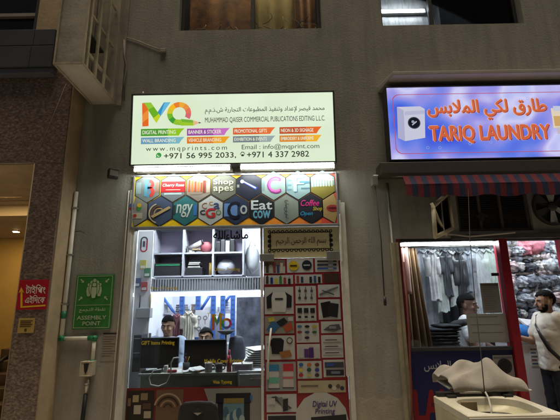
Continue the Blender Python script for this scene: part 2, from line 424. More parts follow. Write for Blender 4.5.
MB().tube([(w1[0] + .1, .29, w1[3] - .16), (w1[1] - .1, .29, w1[3] - .16)], .02, glow('curtain_lamp', (1, .85, .6), 50)).build('lamp', t); MB().box(w1[0] + .05, w1[1] - .05, .31, .33, w1[3] - .2, w1[3] - .08, white_plastic).build('housing', t)
# board, added light-blocking divider and lit tube behind the bright upper pane
x0, x1 = at(374, 12, .4).x, at(433, 12, .4).x
o = MB().box(x1, x1 + .02, .23, 2.55, w2[2] - .1, 7.5, dark_metal).box(w2[0] - .09, x1 - .002, .40, .43, w2[2] - .1, 7.0, M('foil_board', (.78, .8, .84), .35, .35, 5, .3, 30, stretch=(6, 1, 1))).build('foil_board')
tag(o, 'pale crinkled board filling the bright upper pane above washing sign, with added light-blocking divider', 'board')
tube_cold = glow('lamp_tube_cold', (.86, .94, 1.0), 11)
t = thing('tube_light', 'lit tube light behind the bright upper window pane', 'light', ((x0 + x1) / 2, .36, at(400, 11).z))
a, c = at(379, 11.5, .33), at(424, 9.5, .33); zz = (a.z + c.z) / 2
MB().tube([(a.x, .33, zz), (c.x, .33, zz)], .012, glow('lamp_tube_dim', (.9, .95, 1.0), 30)).build('tube', t)
MB().box(a.x - .03, c.x + .03, .35, .395, zz - .02, zz + .02, white_plastic).build('housing', t, bevel=.004)
r_ = rect(417, 24.2, 422.5, 28.5)
o = MB().box(r_[0], r_[1], .07, .1, w2[2] + .003, w2[2] + .03, black_plastic).build('window_catch', wl, bevel=.004)

# ------------------------------------------------------------------ left: granite portal building
G = -.26
pl = thing('portal_building', 'neighbouring building with granite clad entrance and blue grey band above', 'building', (-4, G, 0))
zl = at(20, 164, G - .02).z                                   # underside of the lintel
xo = (at(33, 166, G).x + at(6, 415, G).x) / 2                 # right edge of the entrance
zb0, zb1 = at(25, 72.5, G - .12).z, at(20, 29.5, G - .12).z
b = MB()
b.box(xo + .03, XW, G, 1.2, 0, zl, plaster_smooth)
b.box(-9, XW, G, 1.2, zl, 8, plaster_smooth) if 0 else None
wq = (-9.0, at(38, 15, G).x, zb1 + .0, 8)
b.box(-9, XW, G, .9, zl, zb1, plaster_smooth); b.box(wq[1], XW, G, .9, zb1, 8, plaster_smooth)
b.build('wall', pl)
xg = XW - .012
b = MB().box(xo, xg, G - .02, G - .001, 0, zl, granite); b.box(-9, xg, G - .02, G - .001, zl + .003, zb0 + .05, granite)
b.box(xo, xo + .028, G, .5, 0, zl, granite)
b.build('granite_cladding', pl)
jm = M('joint_filler', (.30, .24, .17), .8)
b = MB(); p0, p1 = at(33, 163, G - .02), at(66, 84, G - .02)
b.tube([(p0.x, G - .021, p0.z), ((p0.x * .6 + p1.x * .4) + .01, G - .021, p0.z * .6 + p1.z * .4), (p1.x, G - .021, p1.z)], .0035, jm, 6)
b.tube([(xo + .002, G - .021, 0), (xo + .002, G - .021, zl)], .006, jm, 6); b.tube([(-9, G - .021, zl + .004), (xo, G - .021, zl + .004)], .006, jm, 6)
b.build('joint', pl)
b = MB()
xr = at(53, 50, G - .12).x
zs_ = at(25, 45.5, G - .12).z
for (za, zc) in ((zb0 + .07, zs_ - .004), (zs_ + .004, zb1)):
    xx = xr
    for k, wdt in enumerate((.235 if za < zs_ else .22, 1.2, 1.2, 1.2, 1.2)):
        b.box(xx - wdt + .004, xx, G - .12, G - .005, za, zc, band_m); xx -= wdt
b.box(-6, xr, G - .10, G - .006, zb0 + .004, zb0 + .066, M('band_lip', (.14, .15, .19), .4, .1, 5, metal=.3))
b.build('cladding_band', pl, bevel=.004)
b = MB(); b.box(-9, wq[1] - .04, G + .06, G + .07, zb1, 8, dark_glass); o = b.build('window', pl); o['label'] = 'dark window strip above the blue grey band'
b = MB(); z_ = at(15, 13.5, G).z; b.box(-9, wq[1] - .02, G + .02, G + .06, z_ - .02, z_ + .02, M('sill_grey', (.3, .27, .22), .6)); b.box(wq[1] - .04, wq[1] - .001, G + .01, G + .06, zb1, 8, dark_metal)
b.build('frame', o)
# corridor behind the entrance
xcr = xo + .03
zc_ = zl + .06
o = MB().box(-9, xcr, G + .3, 5.2, zc_, zc_ + .1, ceiling_m).build('corridor_ceiling'); struct(o)
o = MB().box(-9, xcr + .03, 4.3, 4.4, 0, zc_ - .002, yellow_wall).box(xcr, xcr + .02, .9, 4.298, 0, zc_ - .002, yellow_wall).build('corridor_wall'); struct(o)
o = MB().box(-9, xcr, G + .3, 4.295, .002, .02, shop_floor).build('corridor_floor'); struct(o)
b = MB()
yb = 1.55
b.box(-9, xcr - .003, yb, yb + .35, zc_ - .16, zc_ - .002, M('beam_paint', (.45, .36, .22), .6, .06, 4))
o = b.build('ceiling_beam'); struct(o)
b = MB()
for k in range(6): y = .35 + k * .19; b.box(-9, xcr - .004, y, y + .012, zc_ - .012, zc_ - .001, M('slat_brown', (.2, .15, .09), .6))
o = b.build('ceiling_slat'); struct(o)
warm = glow('downlight_glow', (1, .72, .38), 260)
for k, (px, py, sz) in enumerate(((3, 195, .075), (28.5, 192, .035), (16, 232, .065), (-20, 195, .075), (-15, 228, .065))):
    p = onz(px, py, zc_ - .012)
    t = thing('downlight', ['round lit downlight at the left edge of the corridor ceiling', 'small lit downlight beside the granite column in corridor ceiling', 'round lit downlight deeper in the corridor beyond the beam', 'lit downlight further left on the corridor ceiling', 'lit downlight further left beyond the corridor beam'][k], 'light', p, 'corridor downlights')
    c_ = MB(TR(p) @ Matrix.Rotation(rad(90), 4, 'X')); c_.disc(0, 0, sz * .8, 0, warm, 20, sz * .8); c_.build('lamp', t)
    c_ = MB(TR(p + Vector((0, 0, .002))) @ Matrix.Rotation(rad(90), 4, 'X')); c_.ring(0, 0, sz * .8, sz, 0, white_plastic); c_.build('trim', t, solid=.01)
# stair with handrail at the foot of the corridor
p = onx(8, 372, xcr - .35)
b = MB(); brn = M('stair_brown', (.10, .06, .035), .5, .2, 6)
for k in range(7): b.box(-4.6, xcr - .02, 1.5 + k * .27, 1.5 + (k + 1) * .27, .02, .02 + (k + 1) * .155, brn)
o = b.build('corridor_stair', bevel=.008); struct(o)
a, c = at(-30, 385, 1.3), at(9.5, 354, 3.0)
t = thing('handrail', 'dark handrail climbing along the yellow corridor wall', 'handrail', (a.x, a.y, .02))
MB().tube([a, c, c + Vector((.2, .2, .02))], .022, dark_metal).build('rail', t)
for f_ in (.15, .5, .85): q = a.lerp(c, f_); MB().tube([q, (q.x, q.y, .3)], .013, dark_metal).build('baluster', t)
# ------------------------------------------------------------------ blade sign box on the wall (old, empty)
A = (at(54, 64.5, -.78) + at(84, 63, -.78)) / 2
bl0, bl1 = at(54, 64.5, -.78).x, at(84, 63, -.78).x; bz = A.z
bc = M('weathered_grey_sheet', (.48, .45, .38), .55, .15, 4, .15, 40, dirt=.4, metal=.2)
t = thing('projecting_sign_box', 'weathered empty grey sign box projecting from wall with bare bars in its open side', 'sign box', ((bl0 + bl1) / 2, 0, bz))
ZT = bz + 2.4
MB().box(bl0, bl1, -.78, -.775, bz, ZT, bc).build('front_panel', t)
MB().box(bl0 + .004, bl1 - .004, -.774, -.001, bz + .004, bz + .012, M('underside_bounce_sheet', (.62, .60, .56), .6, .1, 5, dirt=.2)).build('underside', t)  # paler than the front: ground bounce put into its colour
MB().box(bl0, bl0 + .006, -.774, -.001, bz + .014, ZT, bc).build('side_panel', t)
b = MB(); b.box(bl0 + .012, bl1 - .003, -.12, -.008, bz + .014, ZT, bc); b.box(bl1 - .02, bl1 + .05, -.02, -.002, bz - .02, ZT, bc)
b.build('back_panel', t, bevel=.003)
b = MB()
for x in (bl0 - .003, bl1 - .012): b.box(x, x + .015, -.797, -.782, bz - .012, ZT, cream_paint)
b.box(bl0 + .014, bl1 - .014, -.797, -.782, bz - .012, bz + .004, cream_paint)
b.box(bl1 - .012, bl1 + .004, -.78, -.03, bz - .012, bz + .003, cream_paint); b.box(bl0 - .003, bl0 + .012, -.78, -.03, bz - .012, bz + .003, cream_paint)
b.build('trim', t, bevel=.002)
for y in (-.70, -.52, -.33):
    MB().box(bl1 - .03, bl1 - .008, y - .016, y + .016, bz + .02, ZT, cream_paint).build('bar', t, bevel=.003)
for z in (bz + .19, bz + .62, bz + 1.1): MB().box(bl1 - .055, bl1 - .034, -.76, -.13, z, z + .03, cream_paint).build('rail', t, bevel=.003)
b = MB(); zz = bz + .20; b.box(bl0 + .01, bl1 - .06, -.70, -.30, zz + .24, zz + .26, dark_metal); b.build('shelf_plate', t)
# cable running from the box along the wall
b = MB(); q = [at(121, 36, -.012), at(138, 41, -.012), at(150, 46, -.012), at(163, 51, -.012)]
b.tube(q, .006, M('beige_cable', (.42, .38, .3), .6)); e = q[-1]
tag(b.build('wall_cable'), 'thin beige cable running down the wall from sign box to a junction cap', 'cable')
tag(MB().box(e.x - .03, e.x + .035, -.035, -.001, e.z - .028, e.z + .022, M('cap_grey', (.3, .27, .23), .6)).build('junction_cap', bevel=.006), 'small grey junction cap on the wall left above the white sign', 'junction box')
b = MB(); q = [at(124, y, -.02) for y in (40, 55, 70, 82, 100)]; q[2] = at(126.5, 66, -.03); b.tube(q, .010, M('grey_conduit', (.22, .20, .17), .6))
tag(b.build('conduit'), 'grey conduit on the wall beside the empty sign box', 'conduit')
# ------------------------------------------------------------------ floodlight left of the white sign
p = at(113, 174, -.09)
t = thing('floodlight', 'small unlit dark floodlight with white front on wall beside white sign', 'floodlight', p)
b = MB(TR(p) @ Matrix.Rotation(rad(38), 4, 'Z')); b.box(-.05, .05, -.035, .03, -.05, .05, dark_metal); b.box(-.044, .044, .03, .06, -.035, .035, black_plastic); b.build('housing', t, bevel=.008)
b = MB(TR(p) @ Matrix.Rotation(rad(38), 4, 'Z')); b.box(-.042, .042, -.042, -.036, -.03, .03, M('lens_grey', (.25, .25, .24), .3)); b.build('lens', t, bevel=.003)
b = MB(); b.box(p.x - .02, p.x + .02, -.06, -.001, p.z - .03, p.z + .03, dark_metal); b.build('bracket', t)

# ------------------------------------------------------------------ lit white sign
YB, YT = -.20, -.27
pb, ptp = at(233, 163.6, YB), at(233, 93.6, YT)
tilt = math.atan2(YB - YT, ptp.z - pb.z)
SG = TR((0, YB, pb.z)) @ Matrix.Rotation(tilt, 4, 'X')
hx0, hx1 = loc2(SG, 131.8, 130)[0], loc2(SG, 334.2, 127)[0]; hz1 = (ptp - pb).length; hz0 = loc2(SG, 233, 163.2)[1]
t = thing('shop_sign', 'large lit white printing shop sign with colourful logo and phone numbers', 'sign', (.0, YB, pb.z))
b = MB(SG); b.box(hx0 - .012, hx1 + .012, .006, .15, hz0 - .012, hz1 + .012, dark_metal); b.build('box', t, bevel=.004)
b = MB(SG); b.frame(hx0 - .012, hx1 + .012, hz0 - .012, hz1 + .012, .014, -.012, .004, dark_metal); b.build('frame', t, bevel=.003)
face = backlit('lit_sign_face', [(.32, s(214, 230, 198)), (.5, s(224, 238, 210)), (.7, s(232, 245, 220))], 1.1, 1.0)
b = MB(SG); b.sheet(hx0 + .004, hx1 - .004, hz0 + .004, hz1 - .004, 0, face); b.build('face', t)
def G_(r, g, bl): return glow('film_%d_%d_%d' % (r, g, bl), s(r, g, bl), .92)
dk = G_(58, 62, 52)
b = MB(SG)
P = lambda x, y: loc2(SG, x, y)
def poly(pts, col, off=-.002): b.quad([(P(x, y)[0], off, P(x, y)[1]) for x, y in pts], G_(*col))
# M
poly([(142.2, 103), (146.5, 104), (148.6, 109), (148.6, 126.2), (142.4, 126.6)], (235, 110, 40)); poly([(142.3, 115), (148.6, 109.5), (148.6, 118), (142.4, 123)], (240, 150, 60), -.003)
poly([(143.5, 102.8), (151, 102.6), (160.5, 116), (156.6, 123.2)], (110, 180, 40)); poly([(144, 102.8), (151, 102.6), (154, 107), (148.6, 109.5)], (150, 205, 60), -.003)
poly([(156.6, 123.2), (160.5, 116), (159, 113.8), (153.2, 118.5)], (200, 215, 40), -.003)
poly([(157.6, 112.3), (164, 102.4), (170.6, 102.2), (158.6, 119.2)], (60, 150, 205)); poly([(160.4, 116.2), (164.6, 102.6), (170.6, 102.2)], (110, 190, 225), -.003)
# Q ring
cx, cz = P(179.2, 113.6); ro = (P(191.2, 113.6)[0] - P(167.2, 113.6)[0]) / 2; ri = ro * .55
cols = [(235, 120, 90), (240, 150, 70), (245, 175, 60), (240, 130, 50), (250, 190, 40), (215, 205, 50), (120, 190, 50), (70, 160, 60), (150, 200, 50), (100, 180, 60), (200, 210, 60), (215, 110, 120)]
for k in range(12):
    if k in (10,): continue
    b.ring(cx, cz, ri, ro, -.002, G_(*cols[k]), 2 * math.pi * k / 12, 2 * math.pi * (k + 1) / 12, 5)
poly([(176, 119.5), (181, 125.8), (193.5, 125.6), (193, 120.2)], (160, 205, 50), -.003); poly([(181, 119), (193, 120.2), (193.3, 122.8), (182, 122)], (120, 185, 60), -.0035)
poly([(193, 120.2), (193.5, 125.6), (198.8, 123.4), (198.7, 122.2)], (235, 190, 150), -.003); poly([(198.7, 122), (198.8, 123.6), (201.6, 122.9)], (60, 60, 60), -.003)
b.build('logo', t)
b = MB(SG); b.ptext(arabic('محمد قيصر لإعداد وتنفيذ المطبوعات التجارية ش.ذ.م.م'), 205, 106.6, 324.5, 113.4, -.002, dk, bold=.012); b.build('lettering', t)
b = MB(SG); b.ptext('MUHAMMAD QAISER COMMERCIAL PUBLICATIONS EDITING L.L.C.', 205, 116.6, 325, 122.6, -.002, dk, bold=.006); b.build('lettering', t)
b = MB(SG); b.ptext('www.mqprints.com', 145.8, 146.2, 227, 151.9, -.002, dk, sp=1.35); b.build('lettering', t)
b = MB(SG); b.ptext('Email : info@mqprint.com', 241.8, 143.9, 319.3, 150.2, -.002, dk); b.build('lettering', t)
b = MB(SG); b.ptext('+971 56 995 2033,', 164, 152.8, 236, 159, -.002, dk, bold=.03); b.build('lettering', t)
b = MB(SG); b.ptext('+971 4 337 2982', 247, 151.4, 309, 157.2, -.002, dk, bold=.03); b.build('lettering', t)
b = MB(SG); x, z = P(242.6, 154.2); b.disc(x, z - .012, .016, -.002, dk, 14, .011); b.ring(x, z + .004, .014, .022, -.002, dk, .35, 2.8, 10)
b.box(x - .026, x - .014, -.0025, -.0015, z - .002, z + .006, dk); b.box(x + .014, x + .026, -.0025, -.0015, z - .002, z + .006, dk)
b.build('telephone_symbol', t)
b = MB(SG); x, z = P(158.8, 155.3); b.disc(x, z, .027, -.002, G_(60, 160, 70)); b.quad([(x - .03, -.0025, z - .03), (x - .008, -.0025, z - .022), (x - .022, -.0025, z - .006)], G_(60, 160, 70))
b.ring(x, z, .008, .016, -.003, G_(225, 240, 215), 2.6, 5.4, 10); b.build('phone_logo', t)
tags = [('DIGITAL PRINTING', 141, 128.7, 184.4, 135.9, (80, 160, 50), (150, 205, 40)), ('BANNER & STICKER', 187, 128.4, 229.8, 135.4, (160, 80, 170), (205, 120, 200)),
        ('PROMOTIONAL GIFTS', 233, 127.6, 275.3, 134.3, (225, 100, 50), (240, 120, 60)), ('NEON & 3D SIGNAGE', 279.5, 126.9, 321.8, 133.6, (200, 85, 45), (235, 110, 45)),
        ('WALL BRANDING', 141, 137.3, 184.4, 143.9, (110, 160, 190), (130, 190, 205)), ('VEHICLE BRANDING', 187, 136.8, 229.8, 143.3, (230, 125, 40), (245, 170, 40)),
        ('EXHIBITION & EVENTS', 233, 136, 275.3, 142.2, (120, 135, 140), (160, 175, 175)), ('EMBROIDERY & UNIFORMS', 279.5, 135.2, 321.8, 141.6, (225, 140, 50), (250, 185, 50))]
for (tx, a, c, d, e, c0, c1) in tags:
    b = MB(SG); x0, x1, z0, z1 = rect(a, c, d, e, 0, SG); xm_ = x0 + (x1 - x0) * .62; h = z1 - z0
    b.quad([(x0, -.002, z0), (xm_, -.002, z0), (xm_, -.002, z1), (x0, -.002, z1)], G_(*c0))
    b.quad([(xm_, -.002, z0), (x1 - h * .75, -.002, z0), (x1 - h * .45, -.002, z0 + h * .5), (x1, -.002, z1), (xm_, -.002, z1)], G_(*c1))
    b.text(tx, x0 + h * .22, x0 + (x1 - x0) * .80, z0 + h * .24, z1 - h * .24, -.004, G_(238, 240, 215), bold=.03)
    b.build('service_tag', t)
MB(SG).tube([(P(142, 97)[0], .03, hz1 + .01), (P(142, 97)[0], .03, hz1 + .05)], .008, white_plastic).build('cap', t)
# ------------------------------------------------------------------ two lit tube lights under it
lamp = glow('lamp_tube', (.93, .98, .90), 58)
for k, (a, c) in enumerate(((133.5, 231.5), (239.5, 335.5))):
    x0, x1 = at(a, 168, -.17).x, at(c, 167, -.17).x; z = at((a + c) / 2, 168.9 if k == 0 else 166.7, -.17).z
    t = thing('tube_light', ['lit white tube light under the left half of the white sign', 'lit white tube light under the right half of the white sign'][k], 'light', ((x0 + x1) / 2, -.13, z), 'tube lights under the white sign')
    MB().tube([(x0 + .015, -.17, z), (x1 - .015, -.17, z)], .017, lamp, 12).build('tube', t)
    MB().box(x0, x1, -.145, -.04, z - .002, z + .024, white_plastic).build('housing', t, bevel=.004)
    for x in (x0, x1 - .016): MB().box(x, x + .015, -.19, -.146, z - .022, z + .024, white_plastic).build('end_cap', t, bevel=.003)
# ------------------------------------------------------------------ hexagon picture panel
YH = -.03; HX = TR((0, YH, 0))
x0, x1, z0, z1 = rect(132.5, 174.2, 337.6, 226.6, YH)
t = thing('picture_panel', 'yellow and orange panel of hexagon pictures above the printing shop window', 'sign', ((x0 + x1) / 2, YH, z0))
def pr(name, r, g, bl, **k): return M('print_' + name, s(r, g, bl), .45, .06, 14, **k)
b = MB(); n = 12; cs = [(236, 205, 30), (236, 205, 30), (238, 200, 28), (238, 196, 30), (238, 186, 32), (238, 176, 36), (236, 166, 40), (234, 154, 44), (232, 142, 48), (230, 130, 52), (226, 120, 56), (215, 80, 62)]
b.box(x0, x1, YH, -.002, z0, z1, dark_metal)
for k in range(n): b.sheet(x0 + (x1 - x0) * k / n, x0 + (x1 - x0) * (k + 1) / n, z0 + .01, z1 - .01, YH - .002, pr('band%d' % k, *cs[k]))
b.build('backing', t)
b = MB(); b.frame(x0 - .004, x1 + .004, z0 - .004, z1 + .004, .018, YH - .014, YH - .003, grey_alu); b.build('frame', t, bevel=.002)
H1 = [(147.8, 188.2), (173.3, 187.6), (198.7, 187.1), (223.9, 186.6), (248.8, 186.1), (273.6, 185.6), (298, 185.1), (322.6, 184.6)]
H2 = [(135.4, 211.6), (160.2, 211.2), (185.3, 210.8), (210.8, 210.4), (236, 210), (261.4, 209.6), (286.5, 209.1), (311.2, 208.6), (334, 208.2)]
def hexa(cx, cz, r, y, m, b, sq=1.0):
    pts = []
    for k in range(6):
        a = math.pi / 2 + k * math.pi / 3; pts.append((cx + r * math.cos(a), cz + r * sq * math.sin(a)))
    clip = []
    for (x, z) in pts: clip.append((min(max(x, x0 + .015), x1 - .015), z))
    b.quad([(x, y, z) for x, z in clip], m)
hr = .0
xa, za = loc2(HX, *H1[2]); xb, zb = loc2(HX, *H1[3]); hw = (xb - xa); hr = hw / math.sqrt(3) * 1.0
zgap = za - loc2(HX, *H2[3])[1]; sq = zgap / (hr * 1.5)
def W_(x): return pr('w%d_%d_%d' % x, *[v * .88 for v in x])
def hexpic(px, py, bgc, draw=None, label=None):
    cx, cz = loc2(HX, px, py); cx_ = min(max(cx, x0 + .03), x1 - .03)
    b = MB(); hexa(cx, cz, hr * .99, YH - .004, ink, b, sq); hexa(cx, cz, hr * .93, YH - .006, W_(bgc), b, sq)
    if draw: draw(b, cx_, cz, hr, YH - .008)
    o = b.build('hexagon_picture', t)
    if label: o['label'] = label
R4 = lambda b, x0, x1, z0, z1, y, c: b.sheet(x0, x1, z0, z1, y, W_(c))
def d0(b, x, z, r, y):
    R4(b, x - .8 * r, x - .45 * r, z - .4 * r, z + .4 * r, y, (150, 175, 180))
    b.ring(x, z + .28 * r, .14 * r, .34 * r, y, W_((70, 150, 190)), -1.6, 1.6); b.ring(x, z - .3 * r, .14 * r, .38 * r, y, W_((70, 150, 190)), -1.6, 1.6); b.ring(x + .1 * r, z + .26 * r, .12 * r, .34 * r, y - .001, W_((205, 60, 50)), -1.4, 1.6); b.ring(x + .12 * r, z - .3 * r, .14 * r, .38 * r, y - .001, W_((205, 60, 50)), -1.4, 1.5)
    R4(b, x - .2 * r, x - .02 * r, z - .6 * r, z + .6 * r, y - .002, (90, 165, 195)); R4(b, x + .55 * r, x + .8 * r, z - .35 * r, z + .4 * r, y, (150, 120, 105))
def d1(b, x, z, r, y):
    R4(b, x - .82 * r, x + .82 * r, z - .34 * r, z + .42 * r, y, (200, 25, 35)); b.text('Cherry Rose', x - .72 * r, x + .74 * r, z + .0 * r, z + .26 * r, y - .002, W_((245, 235, 225)), bold=.03, shear=.2)
    R4(b, x - .5 * r, x + .5 * r, z - .2 * r, z - .15 * r, y - .002, (235, 200, 190)); R4(b, x - .6 * r, x + .6 * r, z - .52 * r, z - .38 * r, y, (180, 205, 210))
def d2(b, x, z, r, y):
    for k in range(5): R4(b, x - .7 * r + k * .21 * r, x - .58 * r + k * .21 * r, z - .35 * r, z + .5 * r - .05 * r * k, y, (225, 120, 50) if k % 2 else (190, 80, 30))
    R4(b, x + .3 * r, x + .5 * r, z - .45 * r, z + .45 * r, y, (140, 60, 45)); R4(b, x + .55 * r, x + .78 * r, z - .4 * r, z + .38 * r, y, (190, 175, 160)); R4(b, x - .6 * r, x + .25 * r, z - .55 * r, z - .42 * r, y, (150, 130, 120))
def d3(b, x, z, r, y):
    for (tx, zz, h) in (('Shop', .02, .45), ('apes', -.5, .45)):
        b.text(tx, x - .66 * r + .03 * r, x + .7 * r, z + zz * r, z + (zz + h) * r, y, W_((70, 72, 60)), bold=.05); b.text(tx, x - .7 * r, x + .66 * r, z + zz * r + .03 * r, z + (zz + h) * r + .03 * r, y - .002, W_((215, 215, 195)), bold=.04)
def d4(b, x, z, r, y):
    b.quad([(x - .5 * r, y, z + .3 * r), (x - .42 * r, y, z + .42 * r), (x + .6 * r, y, z - .12 * r), (x + .5 * r, y, z - .3 * r)], W_((50, 80, 200))); b.quad([(x - .4 * r, y - .001, z + .3 * r), (x - .36 * r, y - .001, z + .36 * r), (x + .5 * r, y - .001, z - .12 * r), (x + .46 * r, y - .001, z - .2 * r)], W_((225, 230, 240)))
    b.disc(x - .45 * r, z + .32 * r, .13 * r, y - .002, W_((200, 210, 235))); R4(b, x - .8 * r, x - .65 * r, z - .1 * r, z + .1 * r, y, (150, 160, 150))
def d5(b, x, z, r, y):
    b.text('C', x - .42 * r, x + .48 * r, z - .55 * r, z + .6 * r, y, W_((150, 60, 140)), bold=.06); b.text('C', x - .36 * r, x + .42 * r, z - .48 * r, z + .53 * r, y - .002, W_((235, 110, 200)), bold=-.01)
    R4(b, x - .82 * r, x - .6 * r, z - .4 * r, z + .4 * r, y, (120, 150, 150))
def d6(b, x, z, r, y):
    b.text('F', x - .25 * r, x + .45 * r, z - .5 * r, z + .65 * r, y, W_((90, 140, 165)), bold=.05); b.text('F', x - .3 * r, x + .4 * r, z - .46 * r, z + .66 * r, y - .002, W_((190, 215, 220)), bold=.03)
    b.text('E', x - .8 * r, x - .45 * r, z - .38 * r, z + .38 * r, y, W_((110, 150, 165)), bold=.03); R4(b, x + .1 * r, x + .8 * r, z + .12 * r, z + .26 * r, y - .003, (80, 135, 170)); R4(b, x + .2 * r, x + .8 * r, z - .3 * r, z - .2 * r, y, (90, 130, 150))
def d7(b, x, z, r, y):
    b.quad([(x - .82 * r, y, z - .46 * r * sq), (x, y, z - .92 * r * sq), (x + .82 * r, y, z - .46 * r * sq), (x + .82 * r, y, z - .05 * r), (x - .82 * r, y, z - .2 * r)], W_((140, 130, 55)))
    for k in range(8): R4(b, x - .75 * r + k * .19 * r, x - .66 * r + k * .19 * r, z - .15 * r, z + .38 * r + .03 * r * k, y - .002, (215, 225, 200))
    R4(b, x - .78 * r, x + .78 * r, z + .28 * r, z + .36 * r, y - .003, (215, 225, 205))
def e0(b, x, z, r, y):
    for k, c in enumerate(((190, 40, 40), (60, 150, 70), (60, 110, 190), (225, 190, 50))): b.disc(x + (k % 2 - .5) * .5 * r, z + .25 * r + (k // 2) * .22 * r - .05 * r, .15 * r, y - .001 * k, W_(c))
    R4(b, x - .4 * r, x + .5 * r, z - .5 * r, z - .1 * r, y, (200, 190, 170)); b.disc(x, z - .3 * r, .12 * r, y - .002, W_((190, 60, 40)))
def e1(b, x, z, r, y):
    for k in range(4): b.ring(x - .05 * r, z - .15 * r, (.12 + .17 * k) * r, (.2 + .17 * k) * r, y - .001 * k, W_([(60, 45, 35), (190, 160, 110), (120, 90, 60), (215, 195, 150)][k]), .4 + .5 * k, 3.4 + .35 * k)
    b.quad([(x - .6 * r, y - .005, z - .35 * r), (x - .45 * r, y - .005, z - .48 * r), (x + .75 * r, y - .005, z + .2 * r), (x + .6 * r, y - .005, z + .32 * r)], W_((200, 175, 125)))
def e2(b, x, z, r, y):
    b.text('ngy', x - .6 * r, x + .5 * r, z - .45 * r, z + .45 * r, y, W_((215, 230, 225)), bold=.02, shear=.15); R4(b, x + .55 * r, x + .8 * r, z - .35 * r, z + .4 * r, y, (60, 120, 190)); R4(b, x - .8 * r, x - .66 * r, z - .3 * r, z + .4 * r, y, (40, 70, 70))
def e3(b, x, z, r, y):
    b.text('G', x - .32 * r, x + .3 * r, z - .5 * r, z + .12 * r, y - .001, W_((205, 40, 50)), bold=.07); b.text('c', x - .72 * r, x - .38 * r, z - .3 * r, z + .02 * r, y, ink, bold=.06); b.text('C', x - .6 * r, x - .25 * r, z + .1 * r, z + .52 * r, y, W_((170, 100, 60)))
    b.text('a', x + .2 * r, x + .6 * r, z + .08 * r, z + .5 * r, y, W_((60, 80, 130)), bold=.04); b.text('c', x - .12 * r, x + .14 * r, z + .34 * r, z + .6 * r, y, W_((190, 140, 60))); b.text('o', x + .35 * r, x + .72 * r, z - .35 * r, z + .0 * r, y, W_((110, 130, 90)))
def e4(b, x, z, r, y):
    R4(b, x - .8 * r, x + .1 * r, z - .45 * r, z + .45 * r, y, (110, 150, 215)); b.text('C', x - .55 * r, x + .25 * r, z - .6 * r, z + .55 * r, y - .001, W_((18, 20, 40)), bold=.06); b.text('o', x + .3 * r, x + .75 * r, z - .3 * r, z + .3 * r, y - .001, W_((200, 205, 210)), bold=.05)
def e5(b, x, z, r, y):
    b.text('Eat', x - .68 * r, x + .72 * r, z + .0 * r, z + .62 * r, y, W_((225, 235, 240)), bold=.05); b.text('cow', x - .55 * r, x + .6 * r, z - .6 * r, z - .08 * r, y, W_((120, 185, 220)), bold=.06)
def e6(b, x, z, r, y):
    for k in range(5): b.ring(x + .06 * r * math.sin(k * 2), z + (.5 - .26 * k) * r, .1 * r, .13 * r, y - .001 * k, ink, .3 * k, 4.2 + .3 * k)
    R4(b, x - .04 * r, x, z - .62 * r, z + .6 * r, y - .006, (70, 75, 70))
def e7(b, x, z, r, y):
    b.text('Coffee', x - .7 * r, x + .55 * r, z + .18 * r, z + .6 * r, y, W_((240, 60, 160)), bold=.02, shear=.3); b.text('Shop', x + .12 * r, x + .74 * r, z - .22 * r, z + .12 * r, y, W_((230, 215, 60)), bold=.02, shear=.2); b.text('Open', x - .74 * r, x + .1 * r, z - .55 * r, z - .2 * r, y, W_((60, 170, 225)), bold=.02, shear=.3)
def e8(b, x, z, r, y):
    b.disc(x - .1 * r, z, .42 * r, y, W_((175, 60, 60)), 20, .24 * r); b.disc(x - .1 * r, z, .3 * r, y - .001, W_((90, 25, 30)), 20, .07 * r)
for (p, bgc, dr) in zip(H1, [(130, 140, 140), (120, 130, 135), (150, 140, 130), (110, 112, 100), (38, 42, 62), (150, 175, 172), (150, 180, 185), (150, 180, 180)], [d0, d1, d2, d3, d4, d5, d6, d7]): hexpic(*p, bgc, dr)
for (p, bgc, dr) in zip(H2, [(150, 150, 140), (72, 88, 118), (50, 120, 125), (195, 200, 200), (48, 62, 92), (30, 34, 38), (140, 150, 142), (38, 40, 50), (190, 160, 105)], [e0, e1, e2, e3, e4, e5, e6, e7, e8]): hexpic(*p, bgc, dr)
# ------------------------------------------------------------------ printing shop front
x0, x1, zz0, zz1 = mq; YG = .05
t = thing('shopfront', 'white framed glass shopfront of the printing shop with yellow window stickers', 'shopfront', (x0, 0, FL))
xd = at(262, 310, YG).x                                       # where the window meets the door
ztop = at(238, 228, YG).z
b = MB()
b.box(x0 - .01, x0 + .045, -.03, .10, FL, zz1, white_alu); b.box(xd - .012, xd + .012, .03, .09, FL, ztop, white_alu)
b.box(x0 + .046, x1 - .036, .02, .10, ztop, zz1, grey_alu); b.box(x1 - .035, x1 + .01, -.03, .10, FL, zz1, white_alu)
b.build('frame', t, bevel=.004)
MB().box(x0 + .047, xd - .014, YG, YG + .008, FL, ztop - .002, glass).build('pane', t)
yt = M('yellow_sticker', s(214, 190, 40), .5, .08)
for (tx, a, c, d, e) in (('GIFT Items Printing', 141.5, 340.8, 174.5, 345.8), ('Online Printing', 214, 267.5, 240, 272), ('Mobile Cover Printing', 204.5, 358.8, 243, 364.2), ('Flex Printing', 151, 286.5, 177, 290.2), ('Visa Typing', 213, 380.3, 232, 384.4), ('Typing', 207, 313, 224, 317.5)):
    xx0, xx1, a0, a1 = rect(a, c, d, e, YG); b = MB(); b.text(tx, xx0, xx1, a0, a1, YG - .002, yt, bold=.025); b.build('sticker_lettering', t)
xx0, xx1, a0, a1 = rect(213.5, 230.5, 248, 239.5, YG)
b = MB(); b.text(arabic('ماشاءالله'), xx0, xx1, a0, a1, YG - .002, ink, bold=.06); o = b.build('sticker_lettering', t); o['label'] = 'black Arabic sticker at the top corner of the window'
b = MB()                                                      # colour logo sticker
